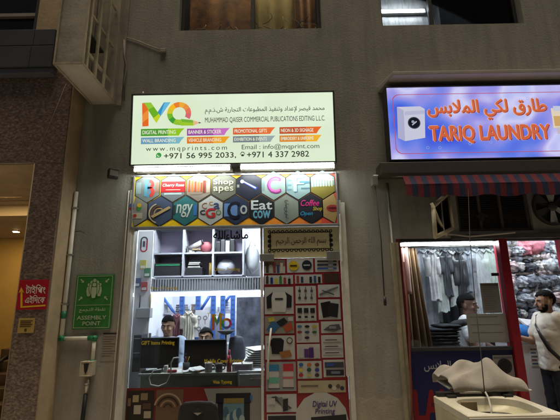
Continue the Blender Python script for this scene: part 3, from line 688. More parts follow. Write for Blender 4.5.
QX, QZ = loc2(TR((0, YG, 0)), 226.5, 323.5); rr_ = loc2(TR((0, YG, 0)), 231.8, 323.5)[0] - QX
for q, c in enumerate(((215, 60, 110), (225, 120, 60), (235, 190, 50), (120, 190, 60), (60, 160, 110), (70, 130, 200), (120, 90, 180), (200, 80, 150))): b.ring(QX, QZ, rr_ * .55, rr_, YG - .002, W_(c), q * math.pi / 4, (q + 1) * math.pi / 4, 4)
for (pts, c) in ((((212, 314), (214.5, 314), (214.5, 330), (212, 330)), (225, 120, 50)), (((214.5, 314), (217, 320), (217, 326), (214.5, 321)), (120, 190, 60)), (((217, 320), (219.5, 313), (219.5, 321), (217, 326)), (70, 150, 200)), (((219.5, 313), (221.5, 313), (221.5, 330), (219.5, 330)), (220, 180, 50))):
    b.quad([(loc2(TR((0, YG, 0)), *p)[0], YG - .002, loc2(TR((0, YG, 0)), *p)[1]) for p in pts], W_(c))
b.build('logo_sticker', t)
# advertising film at the foot of the window
fx0, fx1, fz0, fz1 = rect(127, 387, 262, 470, YG); fz0 = FL + .02; fx0, fx1 = x0 + .05, xd - .016
b = MB(); yf = YG - .003
b.sheet(fx0, fx1, fz0, fz1, yf, W_((130, 34, 38)))
F_ = lambda a, c, d, e: rect(a, c, d, e, YG)
def pic(a, c, d, e, col, off=.002): r = F_(a, c, d, e); b.sheet(r[0], r[1], r[2], r[3], yf - off, W_(col)); return r
pic(127, 390.5, 154, 425, (42, 32, 26)); pic(156, 389.5, 183, 425, (120, 92, 70)); 
for (a, c, d, e, col) in ((133, 395, 139, 402, (190, 170, 130)), (141, 393, 148, 400, (150, 130, 100)), (134, 405, 141, 414, (200, 190, 170)), (143, 403, 151, 409, (90, 70, 50)), (144, 411, 151, 418, (190, 180, 150)), (128, 398, 131, 406, (140, 120, 90))): pic(a, c, d, e, col, .004)
cxy = loc2(TR((0, YG, 0)), 168, 406)
for q in range(4): b.ring(cxy[0], cxy[1] - .02, .03 + .03 * q, .045 + .03 * q, yf - .004, W_([(70, 50, 38), (170, 140, 110), (60, 42, 32), (190, 165, 140)][q]), .2, 2.9)
gp = [loc2(TR((0, YG, 0)), *p) for p in ((204, 388.5), (261, 387.5), (263, 440), (222, 440))]
b.quad([(x, yf - .002, z) for x, z in gp], W_((150, 150, 146)))
r = pic(216, 393, 251, 403, (30, 34, 44), .004); pic(217.5, 402.5, 223, 440, (32, 34, 42), .004); pic(244, 402.5, 250, 440, (32, 34, 42), .004)
pic(223.5, 398, 244, 440, (110, 150, 165), .005); pic(224, 398, 243.5, 403, (150, 130, 70), .006)
for q in range(6): c_ = loc2(TR((0, YG, 0)), 226 + q * 3.2, 412 + (q * 7) % 9); b.disc(c_[0], c_[1], .028, yf - .0065 - .0004 * q, W_([(70, 110, 140), (170, 195, 200)][q % 2]), 9, .05)
pic(250.2, 395, 252.5, 400, (60, 120, 200), .005)
b.build('advert_film', t)
# door leaf
DY = .03
b = MB()
dx0, dx1 = xd + .014, x1 - .037
b.box(dx0, dx1, DY, DY + .012, FL + .01, ztop - .004, door_glass)
d = thing('glass_door', 'glass shop door covered with red poster of printed products', 'door', ((dx0 + dx1) / 2, DY, FL))
b.build('leaf', d)
b = MB(); r = rect(258, 254, 274, 261.5, DY); b.box(dx0 - .03, r[1], DY - .022, DY - .002, r[2], r[3], steel); b.build('clamp', d, bevel=.003)
b = MB(); r = rect(326.5, 251.5, 338.5, 260.5, DY); b.box(r[0], dx1 + .004, DY - .022, DY - .002, r[2], r[3], steel); b.build('clamp', d, bevel=.003)
b = MB(); h = [at(271, 329, DY - .05), at(269.2, 345, DY - .065), at(268.2, 362, DY - .065), at(267.6, 379, DY - .05)]
b.tube([h[0] + Vector((.0, .045, 0))] + h + [h[3] + Vector((0, .045, 0))], .010, white_plastic); b.build('handle', d)
# calligraphy sheet
r = rect(263, 229.5, 338.5, 254.5, DY)
cs_ = M('cream_print', s(224, 218, 176), .5, .06, 10)
b = MB(); b.sheet(dx0 + .004, dx1 - .01, rect(263, 258, 344, 262, DY)[3] + .001, ztop - .006, DY - .003, cs_)
r2 = rect(269.5, 231.5, 331, 250.2, DY)
b.frame(r2[0], r2[1], r2[2], r2[3], .016, DY - .006, DY - .004, M('print_frame_dark', s(96, 86, 56), .5))
for q in range(15):
    for zz in (r2[2], r2[3]): xx = r2[0] + (r2[1] - r2[0]) * q / 14; b.disc(xx, zz, .017, DY - .0065, ink, 8); b.disc(xx, zz, .007, DY - .0075, cs_, 8)
for q in range(1, 4):
    for xx in (r2[0], r2[1]): b.disc(xx, r2[2] + (r2[3] - r2[2]) * q / 4, .02, DY - .0065, ink, 8)
xx0, xx1, a0, a1 = rect(276, 237, 326, 246.5, DY)
b.text(arabic('بسم الله الرحمن الرحيم'), xx0, xx1, a0, a1, DY - .005, ink, bold=.0)
b.build('calligraphy_print', d)
# product poster
red = W_((150, 36, 46))
b = MB(); r = rect(263, 258, 344, 262, DY); ptop = r[3]; b.sheet(dx0 + .006, dx1 - .006, FL + .02, ptop, DY - .003, red)
DM = TR((0, DY, 0)); q0 = DY - .005
def Rr(a, c, d_, e, col, off=0): r = rect(a, c, d_, e, DY); b.sheet(r[0], r[1], r[2], r[3], q0 - off, W_(col)); return r
def Dd(px, py, r, col, off=.004, rz=None): x, z = loc2(DM, px, py); b.disc(x, z, r * .0101, q0 - off, W_(col), 14, (rz or r) * .0101)
def Qd(pts, col, off=.004): b.quad([(loc2(DM, *p)[0], q0 - off, loc2(DM, *p)[1]) for p in pts], W_(col))
tile = (204, 206, 205)
T_ = [(264.5, 260, 285, 273.5), (287, 258.8, 313, 272.6), (315, 258, 338.5, 271.8), (264.5, 275.3, 293, 284.2), (295, 274.6, 322, 283.4), (324, 273.6, 339, 282.6), (264.8, 287, 293.5, 314), (295.5, 286, 316, 303.5), (295.8, 305.5, 316.2, 321), (318, 284.6, 339.6, 297.2), (318.4, 299.3, 340.4, 319.5), (265, 316, 294, 333.5), (296.4, 323, 319, 342.5), (321, 321.3, 342, 333), (265.4, 335.5, 294.8, 359.5), (297, 344, 320, 358.8), (321.4, 335, 343, 357.6), (266, 361.8, 296, 391), (297.6, 361, 321.6, 378.5), (323.4, 359.6, 344.6, 377), (298, 380.4, 345.6, 392.5), (266.6, 394, 296.6, 412), (267, 414, 297, 440)]
for q in T_: Rr(*q, tile)
Rr(264.5, 260, 285, 266, (120, 100, 90), .002)
for q, c in enumerate(((70, 60, 60), (180, 180, 170), (130, 60, 60), (60, 70, 110), (200, 190, 170))): Rr(266 + q * 3.6, 263 + q % 2 * 2, 268.6 + q * 3.6, 273, c, .004)
Dd(293.6, 265.8, 5, (215, 190, 40)); Dd(306.8, 265.2, 5, (30, 36, 48)); Rr(290, 265, 297, 266.6, (60, 50, 30), .006); Rr(303.4, 264.6, 310, 266, (180, 180, 180), .006)
for q, c in enumerate(((60, 40, 45), (40, 50, 70), (50, 90, 160))): Rr(317, 260.4 + q * 3.6, 336.5, 262.2 + q * 3.6, c, .004); Rr(328, 260.2 + q * 3.6, 333, 262.5 + q * 3.6, (150, 150, 160), .005)
for q, c in enumerate(((60, 60, 62), (30, 60, 130), (200, 190, 60), (60, 130, 60), (160, 60, 60), (40, 40, 48))): Rr(266 + q * 4.4, 276.6 + q % 3, 268.6 + q * 4.4, 284, c, .004); Rr(266.7 + q * 4.4, 275.6 + q % 3, 267.9 + q * 4.4, 277, c, .004)
for q, c in enumerate(((150, 60, 60), (50, 60, 80), (200, 200, 195), (40, 40, 44), (60, 90, 140), (30, 30, 32))): Rr(296.5 + q * 4.3, 275.8 + q % 2, 299 + q * 4.3, 283, c, .004)
Rr(324, 273.6, 339, 282.6, (72, 50, 42), .003)
Qd([(273, 292), (285, 292), (287, 296), (285.6, 312), (272.6, 312), (271, 296)], (215, 215, 212)); Qd([(273, 292), (266.4, 297), (267, 309), (271.6, 308), (271.5, 297)], (34, 36, 42), .005); Qd([(285, 292), (291.8, 296), (291.4, 307.5), (286.5, 308), (286.6, 296)], (34, 36, 42), .005); Rr(275, 298, 283, 300, (60, 60, 66), .006)
for q in range(6): Dd(299.5 + (q % 3) * 6, 291 + q // 3 * 7, 1.4, [(60, 60, 70), (110, 70, 60), (80, 90, 110)][q % 3]); Rr(299.1 + (q % 3) * 6, 287 + q // 3 * 7, 300 + (q % 3) * 6, 291 + q // 3 * 7, (90, 90, 92), .003)
for q in range(3): Rr(297.4 + q * 6.4, 308, 302 + q * 6.4, 313, (40, 42, 48), .004); Rr(297.8 + q * 6.4, 314.5, 301.6 + q * 6.4, 319.5, (205, 205, 200), .004); Rr(298.2 + q * 6.4, 315.6, 301.2 + q * 6.4, 318, (50, 52, 60), .005)
Qd([(319, 294), (330, 289), (338, 286.4), (338, 288), (330, 291.5), (320, 296)], (110, 112, 118)); Qd([(322, 290), (334, 294), (334, 295.2), (322, 291)], (70, 72, 78), .005)
Qd([(320.4, 303), (330, 301), (332.5, 316), (323, 318)], (26, 28, 34)); Qd([(329, 302.6), (338.6, 304), (337.4, 317.6), (328, 316)], (36, 38, 44), .005)
Rr(265, 316, 294, 333.5, (150, 148, 140), .002); Qd([(266, 330), (273, 320), (280, 326), (274, 333)], (60, 110, 160)); Qd([(276, 322), (284, 317.5), (288, 322), (281, 327)], (40, 42, 48), .005); Qd([(283, 326), (291, 322), (293.4, 329), (286, 332.6)], (190, 90, 60), .004); Qd([(268, 318), (274, 317), (275, 321), (269, 322)], (200, 190, 80), .005); Rr(288, 317, 293, 321, (200, 200, 196), .005)
for q in range(8): Dd(299.6 + (q % 3) * 7.4, 326.5 + (q // 3) * 5.6, 2.4, [(60, 120, 150), (40, 40, 48), (200, 180, 60), (150, 60, 60), (70, 80, 120), (60, 110, 70), (190, 190, 190), (50, 50, 60)][q], .004, 1.3)
Qd([(323, 330), (330, 325), (339, 324), (341, 329), (334, 331.6)], (90, 92, 100)); Rr(329, 326, 336, 328.6, (150, 150, 156), .005)
Qd([(273, 338), (281, 338), (284, 340.4), (282.6, 354), (272, 354), (270.6, 340.4)], (28, 30, 40)); Qd([(270.6, 340.4), (267.4, 344), (268, 347), (271.6, 345.5)], (28, 30, 40), .005); Dd(289.6, 340.4, 3, (60, 62, 66)); Dd(289.6, 340.4, 2.2, (200, 200, 196), .006); Qd([(279, 352), (290, 350), (292, 356), (282, 358.4)], (170, 110, 60), .006)
for q, c in enumerate(((196, 196, 192), (96, 56, 130), (150, 110, 160), (200, 190, 190))): Rr(299 + q * 5.2, 347 + (q % 2) * 2, 303.2 + q * 5.2, 357.6, c, .004)
Rr(308.6, 348, 313.4, 357.8, (80, 44, 120), .006)
for q in range(3): Rr(323, 338 + q * 6.4, 341, 341.6 + q * 6.4, (206, 206, 202), .004); Rr(325, 339.4 + q * 6.4, 337 + q, 340.2 + q * 6.4, (60, 60, 66), .006)
Rr(266, 361.8, 296, 391, (160, 166, 170), .002); Rr(268.6, 364.6, 279, 388, (206, 208, 208), .004); Rr(283, 363.6, 293.4, 387, (208, 200, 200), .004); Rr(268.6, 364.6, 279, 371, (60, 140, 190), .005); Rr(268.6, 377, 279, 383, (110, 190, 170), .005); Rr(283, 363.6, 293.4, 371, (200, 60, 70), .005); Rr(283, 376.5, 293.4, 378.6, (210, 110, 110), .005); Rr(268, 388, 280, 389.2, (80, 80, 84), .005); Rr(282.4, 387, 294, 388.2, (80, 80, 84), .005)
for q in range(9): Dd(301 + (q % 3) * 8, 364.6 + (q // 3) * 5.2, 2.2, [(60, 110, 180), (200, 120, 60), (110, 60, 50), (220, 200, 90), (40, 90, 70), (70, 70, 160), (180, 60, 60), (200, 190, 120), (60, 60, 64)][q], .004, 1.7)
Rr(324.6, 362, 343.6, 367.6, (70, 74, 86), .004); Rr(326, 369.6, 343.8, 375.4, (44, 48, 60), .004); Rr(327, 363, 334, 366, (60, 90, 170), .006); Rr(331, 371, 340, 373.6, (120, 130, 150), .006)
Rr(298, 380.4, 345.6, 392.5, (190, 178, 150), .002); Rr(301, 385, 318, 386.6, (120, 110, 96), .004)
for q in range(4): Dd(330 + q * 4, 386 + (q % 2) * 2, 1.9, [(60, 56, 60), (206, 206, 200), (110, 90, 80), (50, 60, 90)][q])
for q in range(3): Qd([(271 + q * 6, 397 + q), (276 + q * 6, 396 + q), (292 - q * 2, 408 + q), (287 - q * 2, 409.5 + q)], [(70, 72, 78), (130, 132, 136), (44, 46, 52)][q], .004 + .001 * q)
Rr(268, 398, 275, 404, (206, 206, 204), .006); Rr(268, 415.5, 296, 426, (44, 46, 52), .004)
Dd(321.6, 421, 25, (200, 200, 198), .003)
purple = W_((66, 44, 116))
for (tx, a, c, d_, e) in (('Digital UV', 312.5, 400.8, 337, 408.2), ('Printing', 315, 408.4, 335, 415)):
    xx0, xx1, a0, a1 = rect(a, c, d_, e, DY); b.text(tx, xx0, xx1, a0, a1, q0 - .005, purple, bold=.03, shear=.2)
Qd([(311, 417), (346, 414), (348, 440), (312, 440)], (34, 36, 44), .005)
b.build('product_poster', d)
# white angle trim and cable down the left edge
b = MB(); p0, p1 = at(133.5, 190, -.035), at(117, 420, -.035); xm_ = (p0.x + p1.x) / 2
b.box(xm_ - .030, xm_ + .012, -.035, -.003, 0, p0.z, white_alu); tag(b.build('edge_trim', bevel=.004), 'worn white strip down the wall edge left of the printing shopfront', 'trim')
b = MB(); b.tube([(xm_ - .052, -.012, p0.z), (xm_ - .055, -.012, 1.9), (xm_ - .068, -.012, 1.2), (xm_ - .075, -.012, .3)], .007, white_plastic); tag(b.build('white_cable'), 'thin white cable running down beside the shopfront edge strip', 'cable')
b = MB(); p0, p1 = at(339, 225, -.025), at(343, 300, -.025); b.box(p0.x - .004, p0.x + .03, -.03, -.003, .9, at(339, 200, -.025).z, white_alu)
b.box(p0.x + .002, p0.x + .02, -.045, -.031, at(340, 262, 0).z, at(340, 215, 0).z, white_alu)
tag(b.build('edge_trim', bevel=.004), 'white strip down the wall edge right of the product poster door', 'trim')
# ------------------------------------------------------------------ small things on the left wall
def signplate(name, label, cat, r, Y, th, m, **k):
    t = thing(name, label, cat, ((r[0] + r[1]) / 2, Y, r[2])); return t
# red arrow sign on granite
YS = G - .03
r = rect(17.5, 279.8, 47.6, 309.6, YS)
t = thing('direction_sign', 'red sign with yellow arrow and white Bengali words on granite column', 'sign', ((r[0] + r[1]) / 2, YS, r[2]))
MB().box(r[0], r[1], YS, YS + .008, r[2], r[3], pr('sign_red', 168, 22, 38)).build('plate', t, bevel=.002)
b = MB(); yel = pr('arrow_yellow', 226, 180, 50); bw = pr('sign_white', 226, 218, 210)
SM = TR((0, YS, 0))
def Z(px, py): return loc2(SM, px, py)
for pts in (((22.7, 306.2), (45.5, 304.6), (45.5, 306.2), (22.7, 307.8)), ((20.6, 289), (22.6, 289), (22.6, 307.7), (20.6, 307.9))):
    b.quad([(Z(*p)[0], YS - .002, Z(*p)[1]) for p in pts], yel)
b.quad([(Z(*p)[0], YS - .004, Z(*p)[1]) for p in ((19, 293), (21.6, 287.2), (24.6, 293), (21.6, 291.4))], yel)
b.build('arrow', t)
b = MB()
for (tx, a, c, d_, e) in (('টাইিপং', 26, 284.6, 45.8, 294), ('এইিদেক', 25.4, 295, 45.2, 303.6)):
    x0, x1, z0, z1 = rect(a, c, d_, e, YS); b = MB(); b.text(tx, x0, x1, z0, z1, YS - .002, bw, bold=.018); b.build('lettering', t)
r = rect(18, 318.2, 34.2, 333, YS)
t = thing('notice_plate', 'small beige plate with dark print below red arrow sign', 'sign', ((r[0] + r[1]) / 2, YS, r[2]))
MB().box(r[0], r[1], YS, YS + .008, r[2], r[3], pr('plate_beige', 172, 148, 84)).build('plate', t, bevel=.002)
b = MB()
for q in range(4): w_ = r[1] - r[0]; b.box(r[0] + w_ * .12, r[1] - w_ * (.12 + .1 * (q % 2)), YS - .002, YS - .001, r[3] - .028 - q * .016, r[3] - .02 - q * .016, pr('plate_ink', 84, 62, 36))
b.disc((r[0] + r[1]) / 2, r[2] + .026, .013, YS - .002, pr('plate_ink', 84, 62, 36)); b.build('print', t)
# assembly point sign
YA = -.02; AM = TR((0, YA, 0))
r = rect(74.3, 274.8, 112.2, 329.2, YA)
grn = pr('assembly_green', 56, 126, 58); lg = pr('assembly_white', 176, 190, 160)
t = thing('assembly_sign', 'green assembly point sign with group of people pictogram on plaster wall', 'sign', ((r[0] + r[1]) / 2, YA, r[2]))
MB().box(r[0], r[1], YA, -.001, r[2], r[3], grn).build('plate', t, bevel=.003)
b = MB(); w_, h_ = r[1] - r[0], r[3] - r[2]; y = YA - .002
b.frame(r[0] + .012, r[1] - .012, r[2] + .012, r[3] - .012, .005, y, y + .001, lg); zl_ = r[2] + h_ * .44; b.box(r[0] + .017, r[1] - .017, y, y + .001, zl_ - .004, zl_, lg)
cx, cz = (r[0] + r[1]) / 2, r[2] + h_ * .735
def man(x, z, k):
    global y
    for m_, g in ((grn, .006), (lg, 0)):
        y -= .0004
        b.disc(x, z + .052 * k, .017 * k + g, y, m_, 12); b.quad([(x - .02 * k - g, y, z + .032 * k + g), (x + .02 * k + g, y, z + .032 * k + g), (x + .024 * k + g, y, z - .012 * k), (x + .013 * k + g, y, z - .06 * k), (x - .013 * k - g, y, z - .06 * k), (x - .024 * k - g, y, z - .012 * k)], m_)
man(cx - .052, cz - .012, 1); man(cx + .052, cz - .012, 1); man(cx - .026, cz + .012, 1); man(cx + .026, cz + .012, 1); man(cx, cz + .03, 1.0); man(cx, cz - .02, 1.15)
for sx in (-1, 1):
    for sz in (-1, 1):
        ax, az = cx + sx * w_ * .335, cz + sz * h_ * .165 - .006
        b.quad([(ax - sx * .018, y, az - sz * .018), (ax - sx * .018, y, az + sz * .008), (ax + sx * .008, y, az - sz * .018)], lg)
        b.quad([(ax - sx * .010, y, az - sz * .002), (ax - sx * .002, y, az - sz * .010), (ax + sx * .020, y, az + sz * .012), (ax + sx * .012, y, az + sz * .020)], lg)
b.build('pictogram', t)
b = MB(); b.text(arabic('نقطة التجمع'), cx - w_ * .34, cx + w_ * .34, r[2] + h_ * .30, r[2] + h_ * .39, y, lg, bold=.03); b.build('lettering', t)
b = MB(); b.text('ASSEMBLY', cx - w_ * .38, cx + w_ * .38, r[2] + h_ * .175, r[2] + h_ * .245, y, lg, bold=.05); b.build('lettering', t); b = MB(); b.text('POINT', cx - w_ * .22, cx + w_ * .24, r[2] + h_ * .07, r[2] + h_ * .14, y, lg, bold=.05); b.build('lettering', t)
# notice paper
r = rect(101, 331.5, 119, 361, -.004)
t = thing('paper_notice', 'grey printed paper notice taped to wall below the green sign', 'notice', ((r[0] + r[1]) / 2, -.004, r[2]))
MB().box(r[0], r[1] - .01, -.004, -.001, r[2], r[3], M('old_paper', (.30, .27, .22), .8, .08, 8)).build('sheet', t)
b = MB(); w_ = r[1] - r[0] - .01
b.box(r[0] + .012, r[1] - .022, -.0055, -.0045, r[3] - .025, r[3] - .012, ink)
for q in range(9): b.box(r[0] + .015, r[0] + w_ * (.85 - .12 * ((q * 7) % 3)), -.0055, -.0045, r[3] - .05 - q * .022, r[3] - .046 - q * .022, M('grey_ink', (.12, .11, .1), .7))
b.build('print', t)
# water pipe
YP = -.035
t = thing('water_pipe', 'white water pipe with green joints running down the plaster corner to a valve', 'pipe', (at(66, 300, YP).x, YP, .3))
xt = (at(72, 195, YP).x + at(60, 338, YP).x) / 2 + .028; zt = at(73, 192, YP).z; zj = at(61, 338.6, YP).z; xv = at(94.5, 338, YP).x; zv = at(93, 360, YP).z
pw = M('white_pipe', (.80, .77, .68), .4, .06, 12, dirt=.2)
zc = at(61, 315, YP).z
for f_ in (.12, .45, .78): z = zt + (zj - zt) * f_; MB().box(xt - .03, xt + .03, YP - .026, -.001, z - .009, z + .009, grey_alu).build('clip', t, bevel=.003)
b = MB()
b.tube([(xt, YP, zt), (xt, YP, zj), (xv, YP, zj), (xv, YP, zv)], .0175, pw, 12, cap=True) if 0 else None
b.tube([(xt, YP, zt), (xt, YP, zj)], .021, pw, 12); b.tube([(xt, YP, zj), (xv, YP, zj)], .0175, pw, 12); b.tube([(xv, YP, zj), (xv, YP, zv)], .0175, pw, 12); b.build('tube', t)
def fit(b, p, q): b.tube([p, q], .0235, green_plastic, 12)
b = MB(); fit(b, (xt, YP, zc - .035), (xt, YP, zc + .035)); b.build('coupling', t)
b = MB(); fit(b, (xt, YP, zj - .022), (xt, YP, zj + .03)); fit(b, (xt - .02, YP, zj), (xt + .035, YP, zj)); b.build('elbow', t)
b = MB(); fit(b, (xv, YP, zj + .022), (xv, YP, zj - .03)); fit(b, (xv + .02, YP, zj), (xv - .06, YP, zj)); b.build('elbow', t)
b = MB(); fit(b, (xv, YP, zv), (xv, YP, zv - .06)); b.build('coupling', t)
b = MB(); b.tube([(xt - .02, YP, zc + .01), (xt - .06, YP, zc + .01)], .012, M('brass', (.4, .2, .1), .4, metal=.7)); b.build('tap', t)
zq = at(90, 368, YP).z; xq = xv - .03
b = MB(); b.box(xq - .055, xq + .055, YP - .055, -.002, zq - .065, zq + .065, M('valve_box_cream', (.55, .5, .4), .5, .1, 9, dirt=.3)); b.frame(xq - .057, xq + .057, zq - .067, zq + .067, .012, YP - .062, YP - .054, cream_paint); b.build('valve_box', t, bevel=.005)
b = MB(); b.prism([(xq - .022, zq + .045), (xq + .022, zq + .045), (xq + .012, zq - .02), (xq, zq - .045), (xq - .012, zq - .02)], YP - .064, YP - .056, black_plastic); b.build('valve_handle', t)
zb_ = at(88, 394, YP).z
b = MB(); b.tube([(xq, YP, zq - .066), (xq, YP, zq - .10), (xq - .004, YP, zq - .101), (xq - .004, YP, zq - .16), (xq - .008, YP, zb_)], [.012, .012, .022, .022, .014], steel, 10)
b.tube([(xq - .006, YP, zq - .12), (xq - .006, YP, zq - .145)], .027, steel, 6); b.tube([(xq, YP, zv - .062), (xq, YP, zq + .066)], .018, steel, 10); b.build('metal_joint', t)
o = MB().tube([(xq - .008, YP, zb_), (xq - .014, YP - .004, zb_ - .2), (xq - .02, YP - .01, .004)], .019, M('black_hose', (.012, .012, .014), .5, .2, 20)).build('hose', t)
b = MB(); a = at(69, 231, -.02); b.tube([at(74, 232, -.014), at(80, 231, -.015), at(85, 233, -.013)], .003, ink, 6); tag(b.build('wire_stub'), 'short dark wire stub poking from the plaster beside the white pipe', 'wire')
# ------------------------------------------------------------------ printing shop interior
rx0, rx1 = mq[0] - .25, mq[1] + .15
YR = 2.7; ZC = FL + 2.75
room(rx0, rx1, .225, YR, FL, ZC, shop_white, shop_floor, white_paint, 'printing_shop_wall')
o = MB().box(-2.2, rx0 - .06, .225, .3, 0, .3, shop_floor).build('plinth') if False else None
room_lamp = glow('ceiling_lamp', (.88, .94, 1.0), 88.0)
for k, (xx, yy) in enumerate((((rx0 + rx1) / 2 - .3, 1.55), ((rx0 + rx1) / 2 + .5, 2.1), ((rx0 + rx1) / 2 - .3, .62))):
    t = thing('ceiling_light', ['square lit ceiling light inside printing shop above the desk', 'square lit ceiling light at the back of printing shop', 'square lit ceiling light just inside the printing shop window'][k], 'light', (xx, yy, ZC - .03), 'ceiling lights of the printing shop')
    MB().box(xx - .22, xx + .22, yy - .22, yy + .22, ZC - .03, ZC - .012, room_lamp).build('diffuser', t); MB().box(xx - .25, xx + .25, yy - .25, yy + .25, ZC - .011, ZC - .001, white_plastic).build('housing', t)
def px_box(b, a, c, d, e, Y, dep, m, th=0): r = rect(a, c, d, e, Y); b.box(r[0], r[1], Y, Y + dep, r[2], r[3], m); return r
# cubby shelf
YC = 1.0
lav = M('cubby_lavender', (.50, .44, .60), .6, .08, 5); edge = M('cubby_edge', (.40, .40, .45), .5, .05, 5)
r = rect(152.5, 227, 243.5, 276, YC)
t = thing('cubby_shelf', 'lavender six hole cubby shelf high inside the printing shop', 'shelf', ((r[0] + r[1]) / 2, YC, r[2]))
MB().box(r[0], r[1], YC + .30, YC + .315, r[2], r[3], lav).build('back', t)
vx = [at(px, 252, YC).x for px in (153.2, 183.2, 213, 243.2)]; hz = [at(198, py, YC).z for py in (276, 253, 227)]
for x in vx: MB().box(x - .011, x + .011, YC, YC + .298, hz[0], hz[2], edge).build('upright', t)
for k, z in enumerate(hz):
    for q in range(3): MB().box(vx[q] + .012, vx[q + 1] - .012, YC + .001, YC + .297, z - .01, z + .01, edge).build('board', t)
def item(name, label, cat, mb, **k): o = mb.build(name, **k); return tag(o, label, cat)
def shelfbox(a, c, d, e, dep, m, y=None): b = MB(); px_box(b, a, c, d, e, YC + .04 if y is None else y, dep, m); return b
zt1, zt2 = hz[1] + .0105, hz[0] + .0105
def on(b, z):   # let the lowest point rest on z
    d = z - min(v.z for v in b.v)
    for v in b.v: v.z += d
    return b
x = vx[0]; cw = vx[1] - vx[0]
b = MB(); b.box(x + .02, x + cw - .03, YC + .03, YC + .28, 0, .16, black_plastic); b.box(x + .03, x + cw - .04, YC + .026, YC + .03, .125, .145, green_plastic); item('storage_case', 'black case with green edge in the lower left cubby', 'case', on(b, zt2), bevel=.01)
t2 = thing('printer_cartridge', 'silver roll cartridge leaning in the upper middle cubby', 'cartridge', (vx[1] + .12, YC + .12, zt1))
b = MB(); b.tube([(vx[1] + .05, YC + .1, zt1 + .055), (vx[1] + .22, YC + .1, zt1 + .14)], .035, M('silver_plastic', (.5, .5, .52), .3, .1, 10, metal=.4), 12); b.build('body', t2)
b = MB(); b.tube([(vx[1] + .04, YC + .1, zt1 + .05), (vx[1] + .05, YC + .1, zt1 + .055)], .045, black_plastic, 12); b.tube([(vx[1] + .22, YC + .1, zt1 + .14), (vx[1] + .235, YC + .1, zt1 + .147)], .045, black_plastic, 12); b.build('cap', t2)
b = MB(); b.ell((vx[2] - .11, YC + .12, 0), .075, .06, .075, M('dusty_red', (.25, .06, .07), .6), 14, 9, fn=lambda d: 1 + .1 * noise.noise(d * 3)); item('red_pouch', 'dusky red pouch in the upper middle cubby', 'pouch', on(b, zt1))
b = MB(); b.box(vx[1] + .06, vx[1] + .13, YC + .06, YC + .2, 0, .035, paper); b.box(vx[1] + .1, vx[1] + .2, YC + .04, YC + .18, .036, .05, M('cardboard', (.35, .25, .15), .8)); item('card_stack', 'small stack of pale card in the upper middle cubby', 'papers', on(b, zt1), bevel=.004)
b = MB()
for q in range(5): b.box(vx[1] + .05 + .004 * q, vx[1] + .21 - .006 * (q % 3), YC + .05, YC + .22, .1 + q * .018, .114 + q * .018, [paper, black_plastic, white_paint][q % 3])
b.box(vx[1] + .03, vx[1] + .24, YC + .04, YC + .25, 0, .098, black_plastic); item('paper_box', 'black box under pale packets in the lower middle cubby', 'box', on(b, zt2), bevel=.005)
b = MB(); b.tube([(vx[2] - .045, YC + .1, 0), (vx[2] - .045, YC + .1, .16)], .018, M('amber_plastic', (.5, .32, .06), .4), 10); item('glue_bottle', 'amber bottle standing in the lower middle cubby', 'bottle', on(b, zt2))
rr = random.Random(3)
for q in range(4):
    b = MB(); b.box(vx[2] + .03 + q * .06, vx[2] + .082 + q * .06, YC + .05, YC + .24, 0, rr.uniform(.12, .2), [black_plastic, dark_metal, M('grey_card', (.3, .3, .32), .6), black_plastic][q])
    o = item('toner_box', 'dark upright toner box in the upper right cubby', 'box', on(b, zt1), bevel=.005); o['group'] = 'toner boxes in the upper right cubby'
b = MB(); b.ell((vx[2] + .15, YC + .14, 0), .12, .09, .1, M('clear_wrap', (.45, .45, .5), .25), 16, 10, fn=lambda d: 1 + .22 * noise.noise(d * 4)); item('wrapped_parcel', 'crumpled clear wrapped parcel in the lower right cubby', 'parcel', on(b, zt2))
# shelf with wire rack front and bright strip light below
r = rect(150, 277.5, 266, 290, .92)
t = thing('wire_shelf', 'grey ribbed wire shelf across the shop under the cubbies', 'shelf', ((r[0] + r[1]) / 2, .92, r[2]))
b = MB(); wm = M('rack_grey', (.42, .43, .46), .45, .1, 10, metal=.3); b.box(r[0], r[1], .92, 1.36, r[3] - .012, r[3], wm); b.box(r[0], r[1], .932, .94, r[2], r[3] - .014, M('rack_backing', (.25, .26, .29), .6)); b.build('deck', t)
b = MB(); nn = 44
for q in range(nn + 1): x = r[0] + (r[1] - r[0]) * q / nn; b.box(x - .0045, x + .0045, .918, .930, r[2], r[3] - .012, wm)
b.box(r[0], r[1], .914, .932, r[2] - .012, r[2] - .001, wm); b.build('wire_front', t)
r = rect(152, 292.2, 266, 295.5, 1.05)
t = thing('strip_light', 'long lit strip light below the wire shelf in the printing shop', 'light', ((r[0] + r[1]) / 2, 1.05, r[2]))
MB().tube([(r[0], 1.05, (r[2] + r[3]) / 2), (r[1], 1.05, (r[2] + r[3]) / 2)], .020, glow('strip_glow', (.9, .95, 1), 14), 10).build('tube', t); MB().box(r[0], r[1], 1.075, 1.12, r[2], r[3], white_plastic).build('housing', t)
# side boards
r = rect(139, 231, 152, 300, .75)
t = thing('display_board', 'narrow white display board with oval red and black emblem by the window', 'board', ((r[0] + r[1]) / 2, .75, FL))
MB().box(r[0] - .1, r[1], .75, .77, FL + .02, r[3], white_paint).build('board', t)
q_ = rect(141.5, 233, 146.5, 256, .75); cx, cz = (q_[0] + q_[1]) / 2, (q_[2] + q_[3]) / 2
b = MB(); b.ring(cx, cz + .05, .028, .045, .748, ink, 0, math.pi); b.ring(cx, cz - .05, .028, .045, .748, W_((150, 30, 40)), math.pi, 2 * math.pi); b.box(cx - .045, cx - .028, .7475, .749, cz - .05, cz + .05, ink); b.box(cx + .028, cx + .045, .7475, .749, cz - .05, cz + .05, W_((150, 30, 40))); b.box(cx - .012, cx + .012, .7475, .749, cz - .03, cz + .04, ink); b.build('emblem', t)
